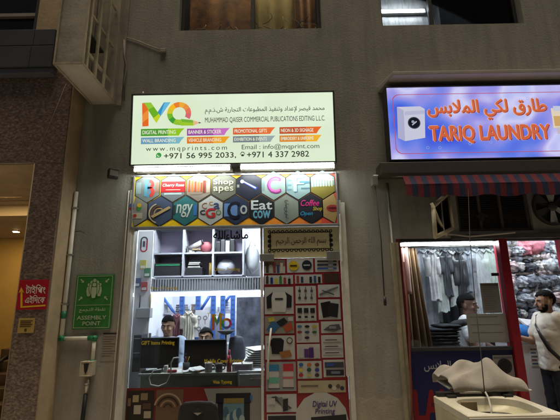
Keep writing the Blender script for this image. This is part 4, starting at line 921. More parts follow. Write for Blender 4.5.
# white bag and hanging pieces right of the cubbies
p = at(252, 255, 1.1)
t = thing('plastic_bag', 'white plastic bag hanging beside the cubby shelf', 'bag', (p.x, 1.1, p.z - .2))
b = MB(); b.ell((p.x, 1.15, p.z - .02), .10, .07, .20, M('bag_film', (.66, .68, .72), .4), 18, 12, fn=lambda d: (1 + .22 * noise.noise(d * 3.5)) * (1 - .25 * max(0, d.z))); b.build('bag', t)
b = MB(); b.tube([(p.x - .04, 1.15, p.z + .12), (p.x, 1.15, p.z + .24), (p.x + .04, 1.15, p.z + .12)], .006, white_plastic, 6); b.build('handle', t)
b = MB(); r = rect(246, 262, 260, 276, 1.3); b.box(r[0], r[1], 1.3, 1.42, r[2], r[3], white_paint); item('white_box', 'white box on the wire shelf under the plastic bag', 'box', b, bevel=.006)
# blue racking against the back
YK = 2.15
blue = M('rack_blue', (.05, .13, .38), .45, .12, 12)
t = thing('storage_rack', 'blue slotted steel storage rack along the back of the printing shop', 'rack', (at(195, 320, YK).x, YK, FL))
slot = M('rack_slot', (.02, .03, .08), .6)
ups = (153.5, 181, 197.3, 212.7, 222.4, 232.6); zk = at(195, 292, YK).z
for px in ups:
    x = at(px, 320, YK).x; u_ = MB().box(x - .035, x + .035, YK, YK + .05, FL + .002, zk, blue).build('upright', t, bevel=.003)
    b = MB(); z = FL + .3
    while z < zk - .05: b.box(x - .014, x - .004, YK - .003, YK - .001, z, z + .03, slot); b.box(x + .008, x + .018, YK - .003, YK - .001, z, z + .03, slot); z += .07
    b.build('slot', u_)
for (a, c, d, e) in ((160, 293, 179.5, 320), (199, 313, 211, 294), (223.5, 305, 231, 294)):
    p, q = at(a, c, YK + .07), at(d, e, YK + .07); MB().tube([p, q], .022, blue, 8).build('brace', t)
for py in (312, 345):
    z = at(195, py, YK).z; a, c = at(ups[0], py, YK).x, at(ups[-1], py, YK).x; MB().box(a - .03, c + .03, YK + .052, YK + .45, z - .03, z, M('rack_deck', (.5, .5, .52), .5)).build('shelf', t)
z1_ = at(195, 312, YK).z; rr = random.Random(11)
xx = at(156, 310, YK).x; k = 0
while xx < at(230, 310, YK).x:
    ww = rr.uniform(.10, .22); hh = rr.uniform(.06, .17)
    col = [(.5, .5, .5), (.12, .12, .14), (.35, .27, .2), (.6, .6, .64), (.25, .28, .36)][k % 5]
    b = MB()
    if k % 3 == 1:
        for q in range(4): b.box(xx + .005 * (q % 2), xx + ww - .004 * q, YK + .10, YK + .30, z1_ + .001 + q * hh / 4, z1_ + (q + .92) * hh / 4, M('rack_item%d' % (k % 5), col, .6, .2))
    else: b.box(xx, xx + ww, YK + .08, YK + .32, z1_ + .001, z1_ + hh, M('rack_item%d' % (k % 5), col, .6, .2)); b.box(xx + ww * .25, xx + ww * .75, YK + .078, YK + .0795, z1_ + hh * .3, z1_ + hh * .7, paper)
    item('stock_box', 'box of shop stock standing on the blue rack shelf', 'box', b, bevel=.004)
    xx += ww + rr.uniform(.03, .12); k += 1
for o in [o for o in C.objects if o.name.startswith('stock_box')]: o['group'] = 'stock boxes on the blue rack'
# garments hanging by the rack
def shirt(name, label, cat, px0, py0, px1, py1, Y, m, sleeves=.22, folds=4, group=None, length=1.0, seed=0, hang=True, collar=True):
    r = rect(px0, py0, px1, py1, Y); x0, x1, z0, z1 = r; cx = (x0 + x1) / 2; W = x1 - x0; H = z1 - z0
    t = thing(name, label, cat, (cx, Y, z0), group)
    b = MB(); n, k = 26, 16; vs = []; fs = []
    for side in (-1, 1):
        for j in range(k + 1):
            v = j / k
            if v < .12: hw_ = W * (.10 + .36 * (v / .12) ** .8)
            else: hw_ = W * (.46 - .02 * math.sin((v - .12) * 3.2) + .05 * v * length)
            z = z1 - H * v - (.0 if v > .12 else 0)
            for i in range(n + 1):
                u = i / n * 2 - 1
                dep = .035 * (1 - u * u) ** .5 * (.5 + .5 * min(1, v * 6)) + .004
                f = .013 * math.sin(u * folds * 3.1 + seed + v * 1.5) * min(1, v * 2.2) + .016 * noise.noise((u * 2 + seed * 3, v * 4, seed))
                vs.append((cx + u * hw_ + .006 * math.sin(v * 7 + seed), Y + side * dep + f, z + .012 * math.sin(u * 5 + seed) * v))
    m_ = (k + 1) * (n + 1)
    for sd_ in (0, 1):
        for j in range(k):
            for i in range(n):
                a = sd_ * m_ + j * (n + 1) + i; fs.append((a, a + 1, a + n + 2, a + n + 1))
    b.add(vs, fs, m, True)
    if sleeves:
        for sx in (-1, 1):
            p0 = Vector((cx + sx * W * .40, Y, z1 - H * .15)); L = H * sleeves * 1.9
            pts = [p0 + Vector((sx * W * .09 * q / 6, .012 * math.sin(q + seed), -L * q / 6)) for q in range(7)]
            b.tube(pts, [.052 - .003 * q for q in range(7)], m, 10, cap=True)
    b.build('cloth', t)
    if collar: MB().tube([(cx - .045, Y - .03, z1 - .005), (cx, Y - .045, z1 - .05), (cx + .045, Y - .03, z1 - .005)], .012, m, 8).build('collar', t)
    if hang: MB().tube([(cx - W * .36, Y, z1 - H * .07), (cx, Y, z1 + .02), (cx + W * .36, Y, z1 - H * .07)], .006, dark_metal, 6).tube([(cx, Y, z1 + .02), (cx, Y, z1 + .06), (cx + .02, Y, z1 + .085), (cx + .035, Y, z1 + .06)], .004, steel, 6).build('hanger', t)
    return t
cm = lambda n, c, **k: M('cloth_' + n, c, .85, .18, 9, .25, 40, **k)
shirt('hanging_shirt', 'dark red shirt hanging on the blue rack behind first monitor', 'shirt', 170, 314, 184, 348, 1.95, cm('dark_red', (.16, .06, .07)), .2, 5, seed=2)
shirt('hanging_shirt', 'cream and dark shirt hanging on the blue rack between monitors', 'shirt', 182, 311, 195, 345, 1.9, cm('cream', (.55, .50, .40)), .2, 5, seed=4)
# white poster with drawings at the back
r = rect(195, 310, 209, 337, 2.0)
t = thing('wall_chart', 'white sheet with small drawings hanging at the back of printing shop', 'poster', ((r[0] + r[1]) / 2, 2.0, r[2]))
MB().box(r[0], r[1], 2.0, 2.005, r[2], r[3], white_paint).build('sheet', t)
b = MB()
for q in range(4): cx = r[0] + (r[1] - r[0]) * (.28 + .44 * (q % 2)); cz = r[2] + (r[3] - r[2]) * (.3 + .4 * (q // 2)); b.ring(cx, cz, .02, .032, 1.998, W_((120, 120, 130))); b.box(cx - .004, cx + .004, 1.997, 1.998, cz - .09, cz - .03, W_((150, 90, 90)))
b.build('drawing', t)
# grey panel, its marbled reflection put into the colour
r = rect(236.5, 297, 268, 338, 1.75)
o = MB().box(r[0], r[1] + .3, 1.75, 1.79, FL, r[3], M('reflection_grey', (.13, .14, .17), .4, .75, 7, dirt=.4)).build('grey_panel'); tag(o, 'dark grey panel with painted marbled reflection beside the blue rack', 'panel')
# desk
YD = .42; zd = at(190, 373, YD).z
rA = rect(126, 373, 236, 388, YD)
dx0_, dx1_ = mq[0] + .02, at(237, 375, YD).x
t = thing('desk', 'long grey green office desk just inside the printing shop window', 'desk', ((dx0_ + dx1_) / 2, YD, FL))
gd = M('desk_grey_green', (.24, .25, .19), .5, .1, 6)
MB().box(dx0_, dx1_, YD, YD + .62, zd - .028, zd, M('desk_top', (.36, .36, .31), .4, .08, 6)).build('top', t, bevel=.004)
MB().box(dx0_ + .02, dx1_ - .02, YD + .03, YD + .05, FL + .12, zd - .03, gd).build('front_panel', t)
for x in (dx0_ + .01, dx1_ - .04): MB().box(x, x + .03, YD + .06, YD + .6, FL, zd - .03, gd).build('side_panel', t)
dr0, dr1 = at(238, 378, YD).x, at(264, 378, YD).x
t = thing('drawer_cabinet', 'white drawer cabinet beside the office desk', 'cabinet', ((dr0 + dr1) / 2, YD, FL)); zc2 = at(250, 371, YD).z
MB().box(dr0, dr1 + .2, YD + .02, YD + .6, FL, zc2, white_paint).build('body', t, bevel=.004)
for q in range(3): z = zc2 - .03 - q * .22; d_ = MB().box(dr0 + .015, dr1 + .19, YD, YD + .018, z - .2, z, white_plastic).build('drawer', t, bevel=.004); MB().box(dr0 + .12, dr0 + .26, YD - .015, YD - .001, z - .06, z - .045, steel).build('handle', d_)
# monitors seen from behind or front
def monitor(px0, px1, py0, Y, label):
    r = rect(px0, py0, px1, 367, Y); x0, x1 = r[0], r[1]; z1 = r[3]; cx = (x0 + x1) / 2; z0 = zd + .035
    t = thing('monitor', label, 'monitor', (cx, Y, zd), 'monitors on the office desk')
    MB().box(x0, x1, Y, Y + .03, z0, z1, black_plastic).build('bezel', t, bevel=.006)
    MB().box(x0 + .012, x1 - .012, Y - .004, Y - .001, z0 + .03, z1 - .012, black_gloss).build('back_shell', t)
    MB().box(cx - .03, cx + .03, Y + .032, Y + .055, zd + .012, z0 + .16, black_plastic).build('neck', t, bevel=.005)
    MB().ell((cx, Y + .06, zd + .007), .12, .09, .007, black_plastic, 18, 6).build('base', t)
monitor(141, 178.5, 337.5, .56, 'black monitor under the yellow gift items lettering')
monitor(184, 226.5, 339.5, .58, 'wider black monitor in front of the person whose forehead shows')
t = thing('computer_tower', 'black computer tower standing on the desk at the window edge', 'computer', (at(137, 360, .55).x, .55, zd))
r = rect(132.5, 335, 140.5, 372, .55); b = MB().box(r[0], r[1], .55, .9, zd + .001, r[3], dark_metal); b.build('case', t, bevel=.006)
b = MB()
for q in range(6): b.box(r[0] + .01, r[1] - .01, .546, .549, r[3] - .04 - q * .05, r[3] - .035 - q * .05, steel if q % 3 == 0 else black_plastic)
b.build('front_vent', t)
t = thing('router', 'grey wall shelf unit with small router at the window edge', 'router', (at(141, 315, .7).x, .7, at(141, 318, .7).z))
r = rect(136, 308, 150, 318, .7); MB().box(r[0], r[1], .7, .8, r[2], r[3], M('router_grey', (.3, .31, .32), .5)).build('case', t, bevel=.006)
MB().tube([(r[1] - .02, .75, r[3]), (r[1] - .015, .75, r[3] + .16)], .008, M('brassy', (.45, .34, .12), .5), 8).build('antenna', t)
MB().tube([(r[0] + .02, .75, r[3]), (r[0] + .02, .75, r[3] + .14)], .006, black_plastic, 8).build('antenna', t)
# chair behind the desk
t = thing('office_chair', 'black office chair with high back behind the desk beside wider monitor', 'chair', (at(237, 350, 1.0).x, 1.0, FL))
r = rect(229, 337, 244, 368, 1.0); cx = (r[0] + r[1]) / 2
b = MB(); b.ell((cx, 1.0, (r[2] + r[3]) / 2), (r[1] - r[0]) / 2 * 1.1, .06, (r[3] - r[2]) / 2 * 1.1, M('chair_mesh_blue', (.03, .035, .05), .7, .2, 30), 20, 12, fn=lambda d: 1.0 / max(abs(d.x), abs(d.z), .72) ** .6); b.build('backrest', t)
MB().ell((cx, .8, FL + .47), .24, .24, .05, black_plastic, 20, 8).build('seat', t); MB().tube([(cx, .8, FL + .1), (cx, .8, FL + .43)], .03, steel).build('column', t); MB().tube([(cx, 1.0, r[2] + .02), (cx, .98, FL + .48)], .025, black_plastic).build('spine', t)
for q in range(5): a = q * 1.2566; MB().tube([(cx, .8, FL + .1), (cx + .28 * math.cos(a), .8 + .28 * math.sin(a), FL + .06)], .018, black_plastic).ell((cx + .28 * math.cos(a), .8 + .28 * math.sin(a), FL + .03), .03, .03, .03, black_plastic, 10, 6).build('leg', t)
# desk lamp with dish
p = at(226, 331, .95)
t = thing('dish_lamp', 'black dish shaped desk lamp behind the wider monitor', 'lamp', (p.x, .95, zd))
b = MB(); b.loft([(p.x, .95, p.z - .045, .02, .02), (p.x, .95, p.z - .03, .06, .06), (p.x, .95, p.z, .105, .105), (p.x, .95, p.z + .008, .105, .105), (p.x, .95, p.z - .012, .06, .06)], black_plastic); b.build('shade', t)
MB().tube([(p.x, .95, p.z - .04), (p.x, .95, zd + .01)], .010, black_plastic).build('stem', t); MB().ell((p.x, .95, zd + .01), .08, .08, .01, black_plastic, 16, 6).build('base', t)
# small desk things
def cyl(name, label, cat, px, py, Y, r_, h, m, cap=None):
    p = at(px, py, Y); b = MB(); b.loft([(p.x, Y, zd + .001, r_, r_), (p.x, Y, zd + h * .8, r_, r_), (p.x, Y, zd + h, r_ * (.6 if cap else 1), r_ * (.6 if cap else 1))], m)
    if cap: 
        t = thing(name, label, cat, (p.x, Y, zd)); b.build('body', t); MB().loft([(p.x, Y, zd + h + .001, r_ * .55, r_ * .55), (p.x, Y, zd + h * 1.3, r_ * .5, r_ * .5)], cap).build('cap', t); return
    t = thing(name, label, cat, (p.x, Y, zd)); b.build('cup', t)
    MB().tube([(p.x + r_, Y, zd + h * .8), (p.x + r_ * 1.6, Y, zd + h * .7), (p.x + r_ * 1.6, Y, zd + h * .35), (p.x + r_, Y, zd + h * .25)], .007, m, 6).build('handle', t)
cyl('mug', 'white mug with grey picture on the desk before wider monitor', 'mug', 208.5, 370, .46, .038, .1, M('mug_grey', (.5, .5, .5), .3, .5, 18))
cyl('mug', 'dark printed mug on the desk nearest the red bottle', 'mug', 219, 370, .46, .038, .09, M('mug_dark', (.09, .08, .08), .3, .6, 18))
cyl('spray_bottle', 'red spray bottle standing on the desk edge', 'bottle', 229, 370, .46, .026, .17, M('bottle_red', (.38, .04, .06), .35), M('bottle_cap', (.3, .03, .05), .4))
b = MB(); r = rect(232, 364, 252, 371.5, .46); b.box(r[0], r[1], .46, .62, zd + .001, r[3], white_plastic); b.box(r[0] + .03, r[1] - .03, .458, .4595, zd + .015, r[3] - .015, W_((190, 170, 200))); item('label_box', 'white box with pale lilac label on the desk end', 'box', b, bevel=.005)
t = thing('paper_stack', 'loose white papers on the desk in front of wider monitor', 'papers', (at(188, 372, .46).x, .46, zd))
b = MB()
for q in range(6): p = at(181 + q * 3.6, 371, .46); b.add([Matrix.Rotation(.2 * q, 3, 'Z') @ Vector(v) + Vector((p.x, .47 + .02 * (q % 2), zd + .003 + .004 * q)) for v in ((-.06, -.03, 0), (.06, -.03, .002), (.06, .05, .03), (-.06, .05, .02))], [(0, 1, 2, 3)], paper)
b.build('sheets', t, solid=.0015)
# white papers heaped at the right of the desk
t = thing('white_sheet_heap', 'heap of white sheets on the cabinet by the office chair', 'papers', (at(252, 350, .7).x, .7, zc2))
b = MB(); p = at(254, 352, .7)
for q in range(9): b.add([Matrix.Rotation(.12 * q - .4, 3, 'Z') @ Vector(v) + Vector((p.x + .01 * q, .75, zc2 + .01 + .022 * q)) for v in ((-.14, -.1, 0), (.16, -.1, .004), (.16, .12, .03), (-.14, .12, .02))], [(0, 1, 2, 3)], paper)
b.build('sheets', t, solid=.006)
pts = [at(x, y, .45) for x, y in ((180, 357), (175, 357.5), (172.5, 362), (172, 372), (168, 382), (160, 385.5), (152, 384), (150.5, 377), (155, 370), (163, 368.5))]
for q in pts: q.y = .40
b = MB(); sm_ = []
for i in range(len(pts) - 1):
    for f_ in (0, .5): sm_.append(pts[i].lerp(pts[i + 1], f_))
b.tube(sm_ + [pts[-1]], .0075, white_plastic, 8); tag(b.build('cable_loop'), 'looped white cable hanging over the desk edge', 'cord')
b = MB(); p = at(166, 366, .5); b.box(p.x - .02, p.x + .02, .48, .53, zd + .001, zd + .07, white_plastic); tag(b.build('adapter', bevel=.006), 'small white adapter block on the desk by the cord', 'adapter')
b = MB(); p = at(150, 369, .47); b.box(p.x - .09, p.x + .12, .45, .50, zd + .001, zd + .02, black_plastic)
for q in range(9): b.box(p.x - .08 + q * .021, p.x - .064 + q * .021, .46, .475, zd + .021, zd + .028, dark_metal)
tag(b.build('keyboard', bevel=.003), 'black keyboard on the desk below the gift lettering', 'keyboard')
# small clutter on desk and shelf
rr = random.Random(31)
p = at(186, 371, .5); t = thing('pen_cup', 'dark cup of pens on the desk between the two monitors', 'pen cup', (p.x, .5, zd)); MB().loft([(p.x, .5, zd + .001, .034, .034), (p.x, .5, zd + .095, .037, .037)], dark_metal).build('cup', t)
for q, c in enumerate(((40, 70, 160), (160, 40, 40), (30, 30, 34), (210, 180, 50))): MB().tube([(p.x - .01 + .007 * q, .5, zd + .09), (p.x - .03 + .02 * q, .5 + .01 * (q % 2), zd + .155)], .004, W_(c), 6).build('pen', t)
p = at(197, 372, .45); b = MB(); b.ring(0, 0, .018, .036, 0, M('tape_tan', (.4, .28, .12), .4), n=20); b.v = [Vector((p.x + v.x, .45 + v.z, zd + .021)) for v in b.v]; tag(b.build('tape_roll', solid=.02), 'tan roll of tape on the desk before wider monitor', 'tape')
p = at(172, 371.5, .45); b = MB(); b.box(p.x - .05, p.x + .05, .44, .47, zd + .001, zd + .03, M('stapler_red', (.3, .03, .04), .4)); tag(b.build('stapler', bevel=.008), 'red stapler on the desk below white cable', 'stapler')
zs2 = at(200, 277.5, .92).z + .001
r = rect(150, 277.5, 266, 290, .92); xx = r[0] + .08
for q in range(9):
    ww = rr.uniform(.09, .2); hh = rr.uniform(.02, .045); b = MB(); m = [paper, black_plastic, M('cardboard', (0, 0, 0)), W_((70, 90, 120)), white_paint][q % 5]
    b.box(xx, xx + ww, 1.28, 1.34, zs2, zs2 + hh, m); o = b.build('flat_pack', bevel=.003); tag(o, 'flat pack of supplies lying on the ribbed wire shelf', 'pack', 'flat packs on the wire shelf'); xx += ww + rr.uniform(.02, .1)
    if xx > r[1] - .25: break
for q, (px, py, col) in enumerate(((137, 282, (70, 80, 110)), (144, 286, (150, 60, 60)), (147, 272, (60, 110, 80)), (143, 264, (190, 180, 90)))):
    r = rect(px - 3, py - 4, px + 3, py + 5, .73); b = MB(); b.box(r[0], r[1], .732, .748, r[2], r[3], W_(col)); b.box(r[0] + .008, r[1] - .008, .7305, .7315, r[2] + .01, r[2] + .04, paper); tag(b.build('hanging_packet', bevel=.004), ['slate blue', 'red', 'green', 'yellow'][q] + ' packet hanging on the white display board', 'packet')
# black chair standing outside against the glass
YO = -.42
t = thing('pavement_chair', 'black rounded chair back with small silver diamond emblem outside the window', 'chair', (at(197, 415, YO).x, YO, 0))
r = rect(176, 401.5, 219, 450, YO); cx = (r[0] + r[1]) / 2; hw = (r[1] - r[0]) / 2
b = MB(); pts = []
for i in range(9): a = math.pi * (1 - i / 8); pts.append((cx + (hw * .80) * math.cos(a) * (1 if abs(math.cos(a)) < .99 else 1), r[3] - .05 + .05 * math.sin(a) ** .6 if 0 < i < 8 else r[3] - .06))
pts = [(cx - hw * 1.02, r[2]), (cx - hw * .98, r[2] + .2), (cx - hw * .90, r[3] - .06), (cx - hw * .80, r[3] - .022), (cx - hw * .6, r[3] - .006), (cx, r[3]), (cx + hw * .6, r[3] - .006), (cx + hw * .80, r[3] - .022), (cx + hw * .90, r[3] - .06), (cx + hw * .98, r[2] + .2), (cx + hw * 1.02, r[2])]
b.prism(pts, YO, YO + .045, M('chair_black', (.022, .022, .025), .38, .15, 20)); bk = b.build('backrest', t, bevel=.015)
ez = at(197.5, 412, YO).z
MB().prism([(cx - .045, ez), (cx, ez + .03), (cx + .045, ez), (cx, ez - .03)], YO - .008, YO - .001, dark_metal).build('badge', bk); MB().prism([(cx - .034, ez - .004), (cx, ez - .0245), (cx + .034, ez - .004)], YO - .011, YO - .0085, steel).build('badge_face', bk)
MB().box(cx - hw, cx + hw, YO - .42, YO - .01, .42, .47, M('chair_black', (0, 0, 0))).build('seat', t, bevel=.02)
for sx in (-1, 1):
    for y in (YO - .38, YO + .01): MB().tube([(cx + sx * hw * .9, y, .42), (cx + sx * hw * .95, y, .0)], .014, steel).build('leg', t)
# ------------------------------------------------------------------ laundry sign, ledge and awning
YL, YLT = -.17, -.21
pb, ptp = at(470, 158.5, YL), at(470, 86.6, YLT)
LS = TR((0, YL, pb.z)) @ Matrix.Rotation(math.atan2(YL - YLT, ptp.z - pb.z), 4, 'X')
lx0, lx1 = loc2(LS, 388.6, 125)[0], loc2(LS, 586, 121)[0]; lz1 = (ptp - pb).length; lz0 = 0
t = thing('shop_sign', 'blue and violet lit laundry sign with orange lettering and washing machine picture', 'sign', ((lx0 + lx1) / 2, YL, pb.z))
MB(LS).box(lx0 - .012, lx1 + .012, .006, .13, lz0 - .012, lz1 + .012, dark_metal).build('box', t, bevel=.004)
MB(LS).frame(lx0 - .016, lx1 + .012, lz0 - .012, lz1 + .012, .014, -.012, .004, dark_metal).build('frame', t, bevel=.003)
lface = backlit('laundry_film', [(.36, s(60, 86, 216)), (.44, s(100, 126, 228)), (.50, s(156, 150, 228)), (.55, s(206, 206, 244)), (.64, s(118, 148, 236))], 1.15, 1.0, (1.1, 1, 1.2))
MB(LS).sheet(lx0 + .004, lx1 - .004, lz0 + .004, lz1 - .004, 0, lface).build('face', t)
P = lambda x, y: loc2(LS, x, y)
oro, orl, orr = G_(214, 104, 66), G_(238, 176, 140), G_(120, 40, 70)
b = MB(LS)
x0, x1, z0, z1 = rect(393.8, 93, 580, 152.6, 0, LS); R_ = .07; pts = []
for (cx, cz, a0) in ((x1 - R_, z1 - R_, 0), (x0 + R_, z1 - R_, 90), (x0 + R_, z0 + R_, 180), (x1 - R_, z0 + R_, 270)):
    for q in range(7): a = rad(a0 + q * 15); pts.append((cx + R_ * math.cos(a), -.002, cz + R_ * math.sin(a)))
w2_ = .007; inner = []
ccx, ccz = (x0 + x1) / 2, (z0 + z1) / 2
for (x, y, z) in pts: inner.append((x + (w2_ if x < ccx else -w2_), y, z + (w2_ if z < ccz else -w2_)))
n = len(pts); b.add(pts + inner, [(i, (i + 1) % n, n + (i + 1) % n, n + i) for i in range(n)], G_(186, 84, 110)); b.build('border', t)
b = MB(LS)
for (tx, a, c, d, e, bo) in ((arabic('طارق لكي الملابس'), 427.6, 99.6, 546.4, 119.6, .03), ('TARIQ LAUNDRY', 429.8, 125.4, 550, 142.6, .05)):
    q = rect(a, c, d, e, 0, LS); o_ = .006
    b = MB(LS); b.text(tx, q[0], q[1], q[2], q[3], -.0015, orl, bold=bo + .06); b.text(tx, q[0] + o_, q[1] + o_, q[2] - o_ * .8, q[3] - o_ * .8, -.003, orr, bold=bo); b.text(tx, q[0], q[1], q[2], q[3], -.0045, oro, bold=bo); b.build('lettering', t)
b = MB(LS)
Q = lambda pts, c, off: b.quad([(P(*p)[0], off, P(*p)[1]) for p in pts], G_(*c))
Q([(396.8, 107), (420, 106.4), (424.6, 109), (425.2, 137.8), (405, 141.2), (398, 138)], (206, 206, 226), -.002)
Q([(396.8, 107), (403.6, 110.6), (405, 141.2), (398, 138)], (178, 178, 212), -.003); Q([(404.6, 111.6), (424.2, 110.4), (424.3, 114), (404.8, 115.4)], (188, 188, 216), -.003)
cx, cz = P(414, 123); b.disc(cx, cz, .066, -.004, G_(60, 60, 80)); b.disc(cx, cz, .056, -.005, G_(24, 26, 36)); b.disc(cx - .012, cz + .012, .016, -.006, G_(150, 160, 180)); b.quad([(cx - .02, -.0062, cz - .03), (cx + .03, -.0062, cz + .01), (cx + .024, -.0062, cz + .02), (cx - .026, -.0062, cz - .02)], G_(190, 190, 210))
b.build('washer_picture', t)
b = MB(LS)
q = rect(552, 108, 575, 128, 0, LS); b.sheet(*q, -.002, G_(230, 214, 190)); q = rect(554, 116, 575, 126, 0, LS); b.sheet(*q, -.003, G_(210, 170, 110)); q = rect(553, 106, 572, 111, 0, LS); b.sheet(*q, -.0035, G_(200, 205, 225)); q = rect(557, 127, 570, 134, 0, LS); b.sheet(*q, -.002, G_(200, 190, 200))
b.build('laundry_basket_picture', t)
b = MB(LS)
rr = random.Random(4)
for q in range(15): x, z = lx0 + .05 + rr.random() * (lx1 - lx0 - .1), lz0 + .05 + rr.random() * (lz1 - .1); b.ring(x, z, .012, .016, -.0012, G_(160, 170, 230), n=12)
b.build('bubble_print', t)
# ledge above
p0, p1 = at(375, 85.5, -.001), at(470, 80.5, -.3)
z = at(470, 85, -.1).z
b = MB(); x0 = at(384, 84, -.1).x
b.prism([(x0, 0)], 0, 0, plaster_smooth) if 0 else None
zz = at(480, 82.0, -.16).z; lav_led = M('ledge_paint', (.42, .39, .38), .8, .08, 5, .15, 40)
vs = [(x0 - .05, -.001, zz - .02), (x0 + .04, -.31, zz + .012), (4.9, -.31, zz + .012), (4.9, -.001, zz - .02), (x0 - .05, -.001, zz + .05), (x0 + .04, -.31, zz + .052), (4.9, -.31, zz + .052), (4.9, -.001, zz + .05)]
b.add(vs, [(0, 1, 2, 3), (7, 6, 5, 4), (0, 4, 5, 1), (1, 5, 6, 2), (2, 6, 7, 3), (3, 7, 4, 0)], lav_led); tag(b.build('ledge', bevel=.006), 'thin pale ledge projecting from the wall just above the laundry sign', 'ledge')
# cassette beam and awning
t = thing('awning', 'red and navy striped scalloped awning under the laundry sign', 'awning', (at(405, 176, -.2).x, -.2, 2.5))
ax0, ax1 = at(404, 178, -.25).x, 4.6
cz0, cz1 = at(470, 172.5, -.2).z, at(470, 160.5, -.2).z
MB().box(at(378, 168, -.1).x, 4.7, -.20, -.004, cz0, cz1, M('beam_dark', (.07, .065, .06), .6, .15, 8)).build('cassette', t, bevel=.01)
za, zb2 = at(430, 175.5, -.22).z, at(430, 184, -.28).z
stripe_r, stripe_b = M('awning_red', (.14, .02, .03), .85, .2, 14), M('awning_navy', (.018, .026, .07), .85, .2, 14)
sw = .058; n = int((ax1 - ax0) / sw); 
b = MB(); v_ = MB()
for k in range(n):
    x0 = ax0 + k * sw; x1 = x0 + sw; m = stripe_r if k % 2 == 0 else stripe_b
    pts = []
    for j in range(5): f_ = j / 4; sag = -.004 * math.sin(math.pi * f_); pts.append((-.21 - .07 * f_, za + (zb2 - za) * f_ + sag))
    for j in range(4): b.quad([(x0, *pts[j]), (x1, *pts[j]), (x1, *pts[j + 1]), (x0, *pts[j + 1])], m)
    for h in range(2):
        xa, xb = x0 + sw * h / 2, x0 + sw * (h + 1) / 2
        g = lambda x: -.105 - .03 * abs(math.sin((x - ax0) / .40 * math.pi)) 
        wv = lambda x: .012 * math.sin(x * 9)
        v_.quad([(xa, -.28 + wv(xa) * .3, zb2), (xb, -.28 + wv(xb) * .3, zb2), (xb, -.275 + wv(xb), zb2 + g(xb)), (xa, -.275 + wv(xa), zb2 + g(xa))], m)
b.build('canopy', t, solid=.003); v_.build('valance', t, solid=.003)
MB().tube([(ax0 + .03, -.15, cz0 - .03), (ax0 + .06, -.265, zb2 - .03)], .010, dark_metal).build('arm', t)
b = MB(); p = at(374.5, 182, -.05); q0, q1 = at(373, 176, -.06), at(404, 176, -.12); b.tube([q0, q1], .012, grey_alu); b.box(p.x - .03, p.x + .03, -.09, -.001, p.z - .04, p.z + .05, M('bracket_grey', (.3, .29, .27), .5, metal=.3)); b.build('bracket', t, bevel=.004)
MB().tube([at(345 + 30, 186, -.07), at(381, 240, -.06), at(384.3, 296, -.05)], .0065, M('dark_cord', (.05, .045, .04), .7)).build('pull_cord', t)
p = at(385, 302, -.05); MB().tube([p + Vector((0, 0, .05)), p, p + Vector((.0, 0, -.035))], [.009, .016, .012], black_plastic, 10).build('cord_handle', t)
# slim poles beside the laundry front
b = MB(); xp = at(392, 240, -.03).x; b.tube([(xp, -.03, at(391.6, 183, -.03).z), (xp + .005, -.03, .01)], .014, M('pole_grey', (.30, .29, .26), .5, .1, 15, metal=.4)); tag(b.build('drain_pole'), 'slim grey pole standing on the wall edge beside the laundry window', 'pole')
b = MB(); x0 = at(401, 330, -.02).x; b.box(x0 - .035, x0 + .035, -.06, -.002, 0, at(396, 243, -.02).z, M('jamb_cream', (.40, .36, .24), .6, .12, 12, dirt=.4)); b.box(x0 - .006, x0 + .006, -.066, -.061, 0, at(396, 243, -.02).z, M('jamb_dark_strip', (.2, .17, .12), .6)); tag(b.build('door_jamb', bevel=.004), 'cream timber jamb strip at the edge of the laundry window', 'trim')  # narrow darker strip runs down the middle of the jamb
b = MB(); b.tube([at(404, 262, -.08), at(409, 330, -.08), at(411.5, 400, -.08), at(412.5, 450, -.08)], .009, M('faded_red_cable', (.2, .05, .04), .6)); tag(b.build('hanging_cable'), 'thin reddish cable beside the cream jamb', 'cable')
# ------------------------------------------------------------------ transom over the laundry window
t = thing('transom_window', 'dark barred transom window above the laundry tube light', 'window', ((tr[0] + tr[1]) / 2, .06, tr[2]))
b = MB(); b.frame(tr[0] + .003, tr[1] - .003, tr[2] + .003, tr[3] - .003, .03, .03, .08, M('transom_brown', (.10, .075, .06), .6, .2, 10))
for px in (478.5, 499.5): x = at(px, 210, .05).x; b.box(x - .014, x + .014, .028, .082, tr[2] + .034, tr[3] - .034, M('transom_brown', (0, 0, 0)))
b.build('frame', t, bevel=.003); MB().box(tr[0] + .03, tr[1] - .03, .055, .06, tr[2] + .03, tr[3] - .03, dark_glass).build('pane', t)
b = MB()
for q in range(16): z = tr[2] + .05 + q * (tr[3] - tr[2] - .1) / 15; b.box(tr[0] + .035, tr[1] - .035, .048, .0535, z - .005, z + .005, M('louvre_dark', (.025, .025, .03), .4))
b.build('louvre', t)
x = at(482, 216, .02).x; z = at(482, 216, .02).z
MB().box(x - .06, x + .06, .018, .027, z - .012, z + .012, dark_metal).box(x - .02, x + .02, .016, .026, z - .05, z + .035, dark_metal).build('latch', t, bevel=.003)
# open cream casement sash
def bar(b, p, q, w_, m):
    b.tube([p, q], w_, m, 4)
t = thing('open_sash', 'cream casement sash propped open beside the dark transom', 'window', at(448, 236, -.05))
b = MB(); c1, c2, c3, c4 = at(433, 206.5, -.24), at(447.6, 193.5, -.03), at(452.4, 228.5, -.03), at(435.4, 236.8, -.24)
for p, q in ((c1, c2), (c2, c3), (c3, c4), (c4, c1)): b.tube([p, q], .022, cream_paint, 8); b.ell(p, .022, .022, .022, cream_paint, 8, 6)
b.build('sash', t); g_ = .008
b = MB(); b.add([c1, c2, c3, c4], [(0, 1, 2, 3)], glass); b.build('pane', t, solid=.004)
MB().tube([at(431.4, 203, -.26), at(438, 219, -.22), at(446.4, 235.5, -.05)], .016, cream_paint, 8).build('stay', t)
MB().tube([at(441, 200, -.15), at(442.4, 216, -.15), at(444, 232, -.15)], .007, grey_alu, 8).build('glazing_bar', t)
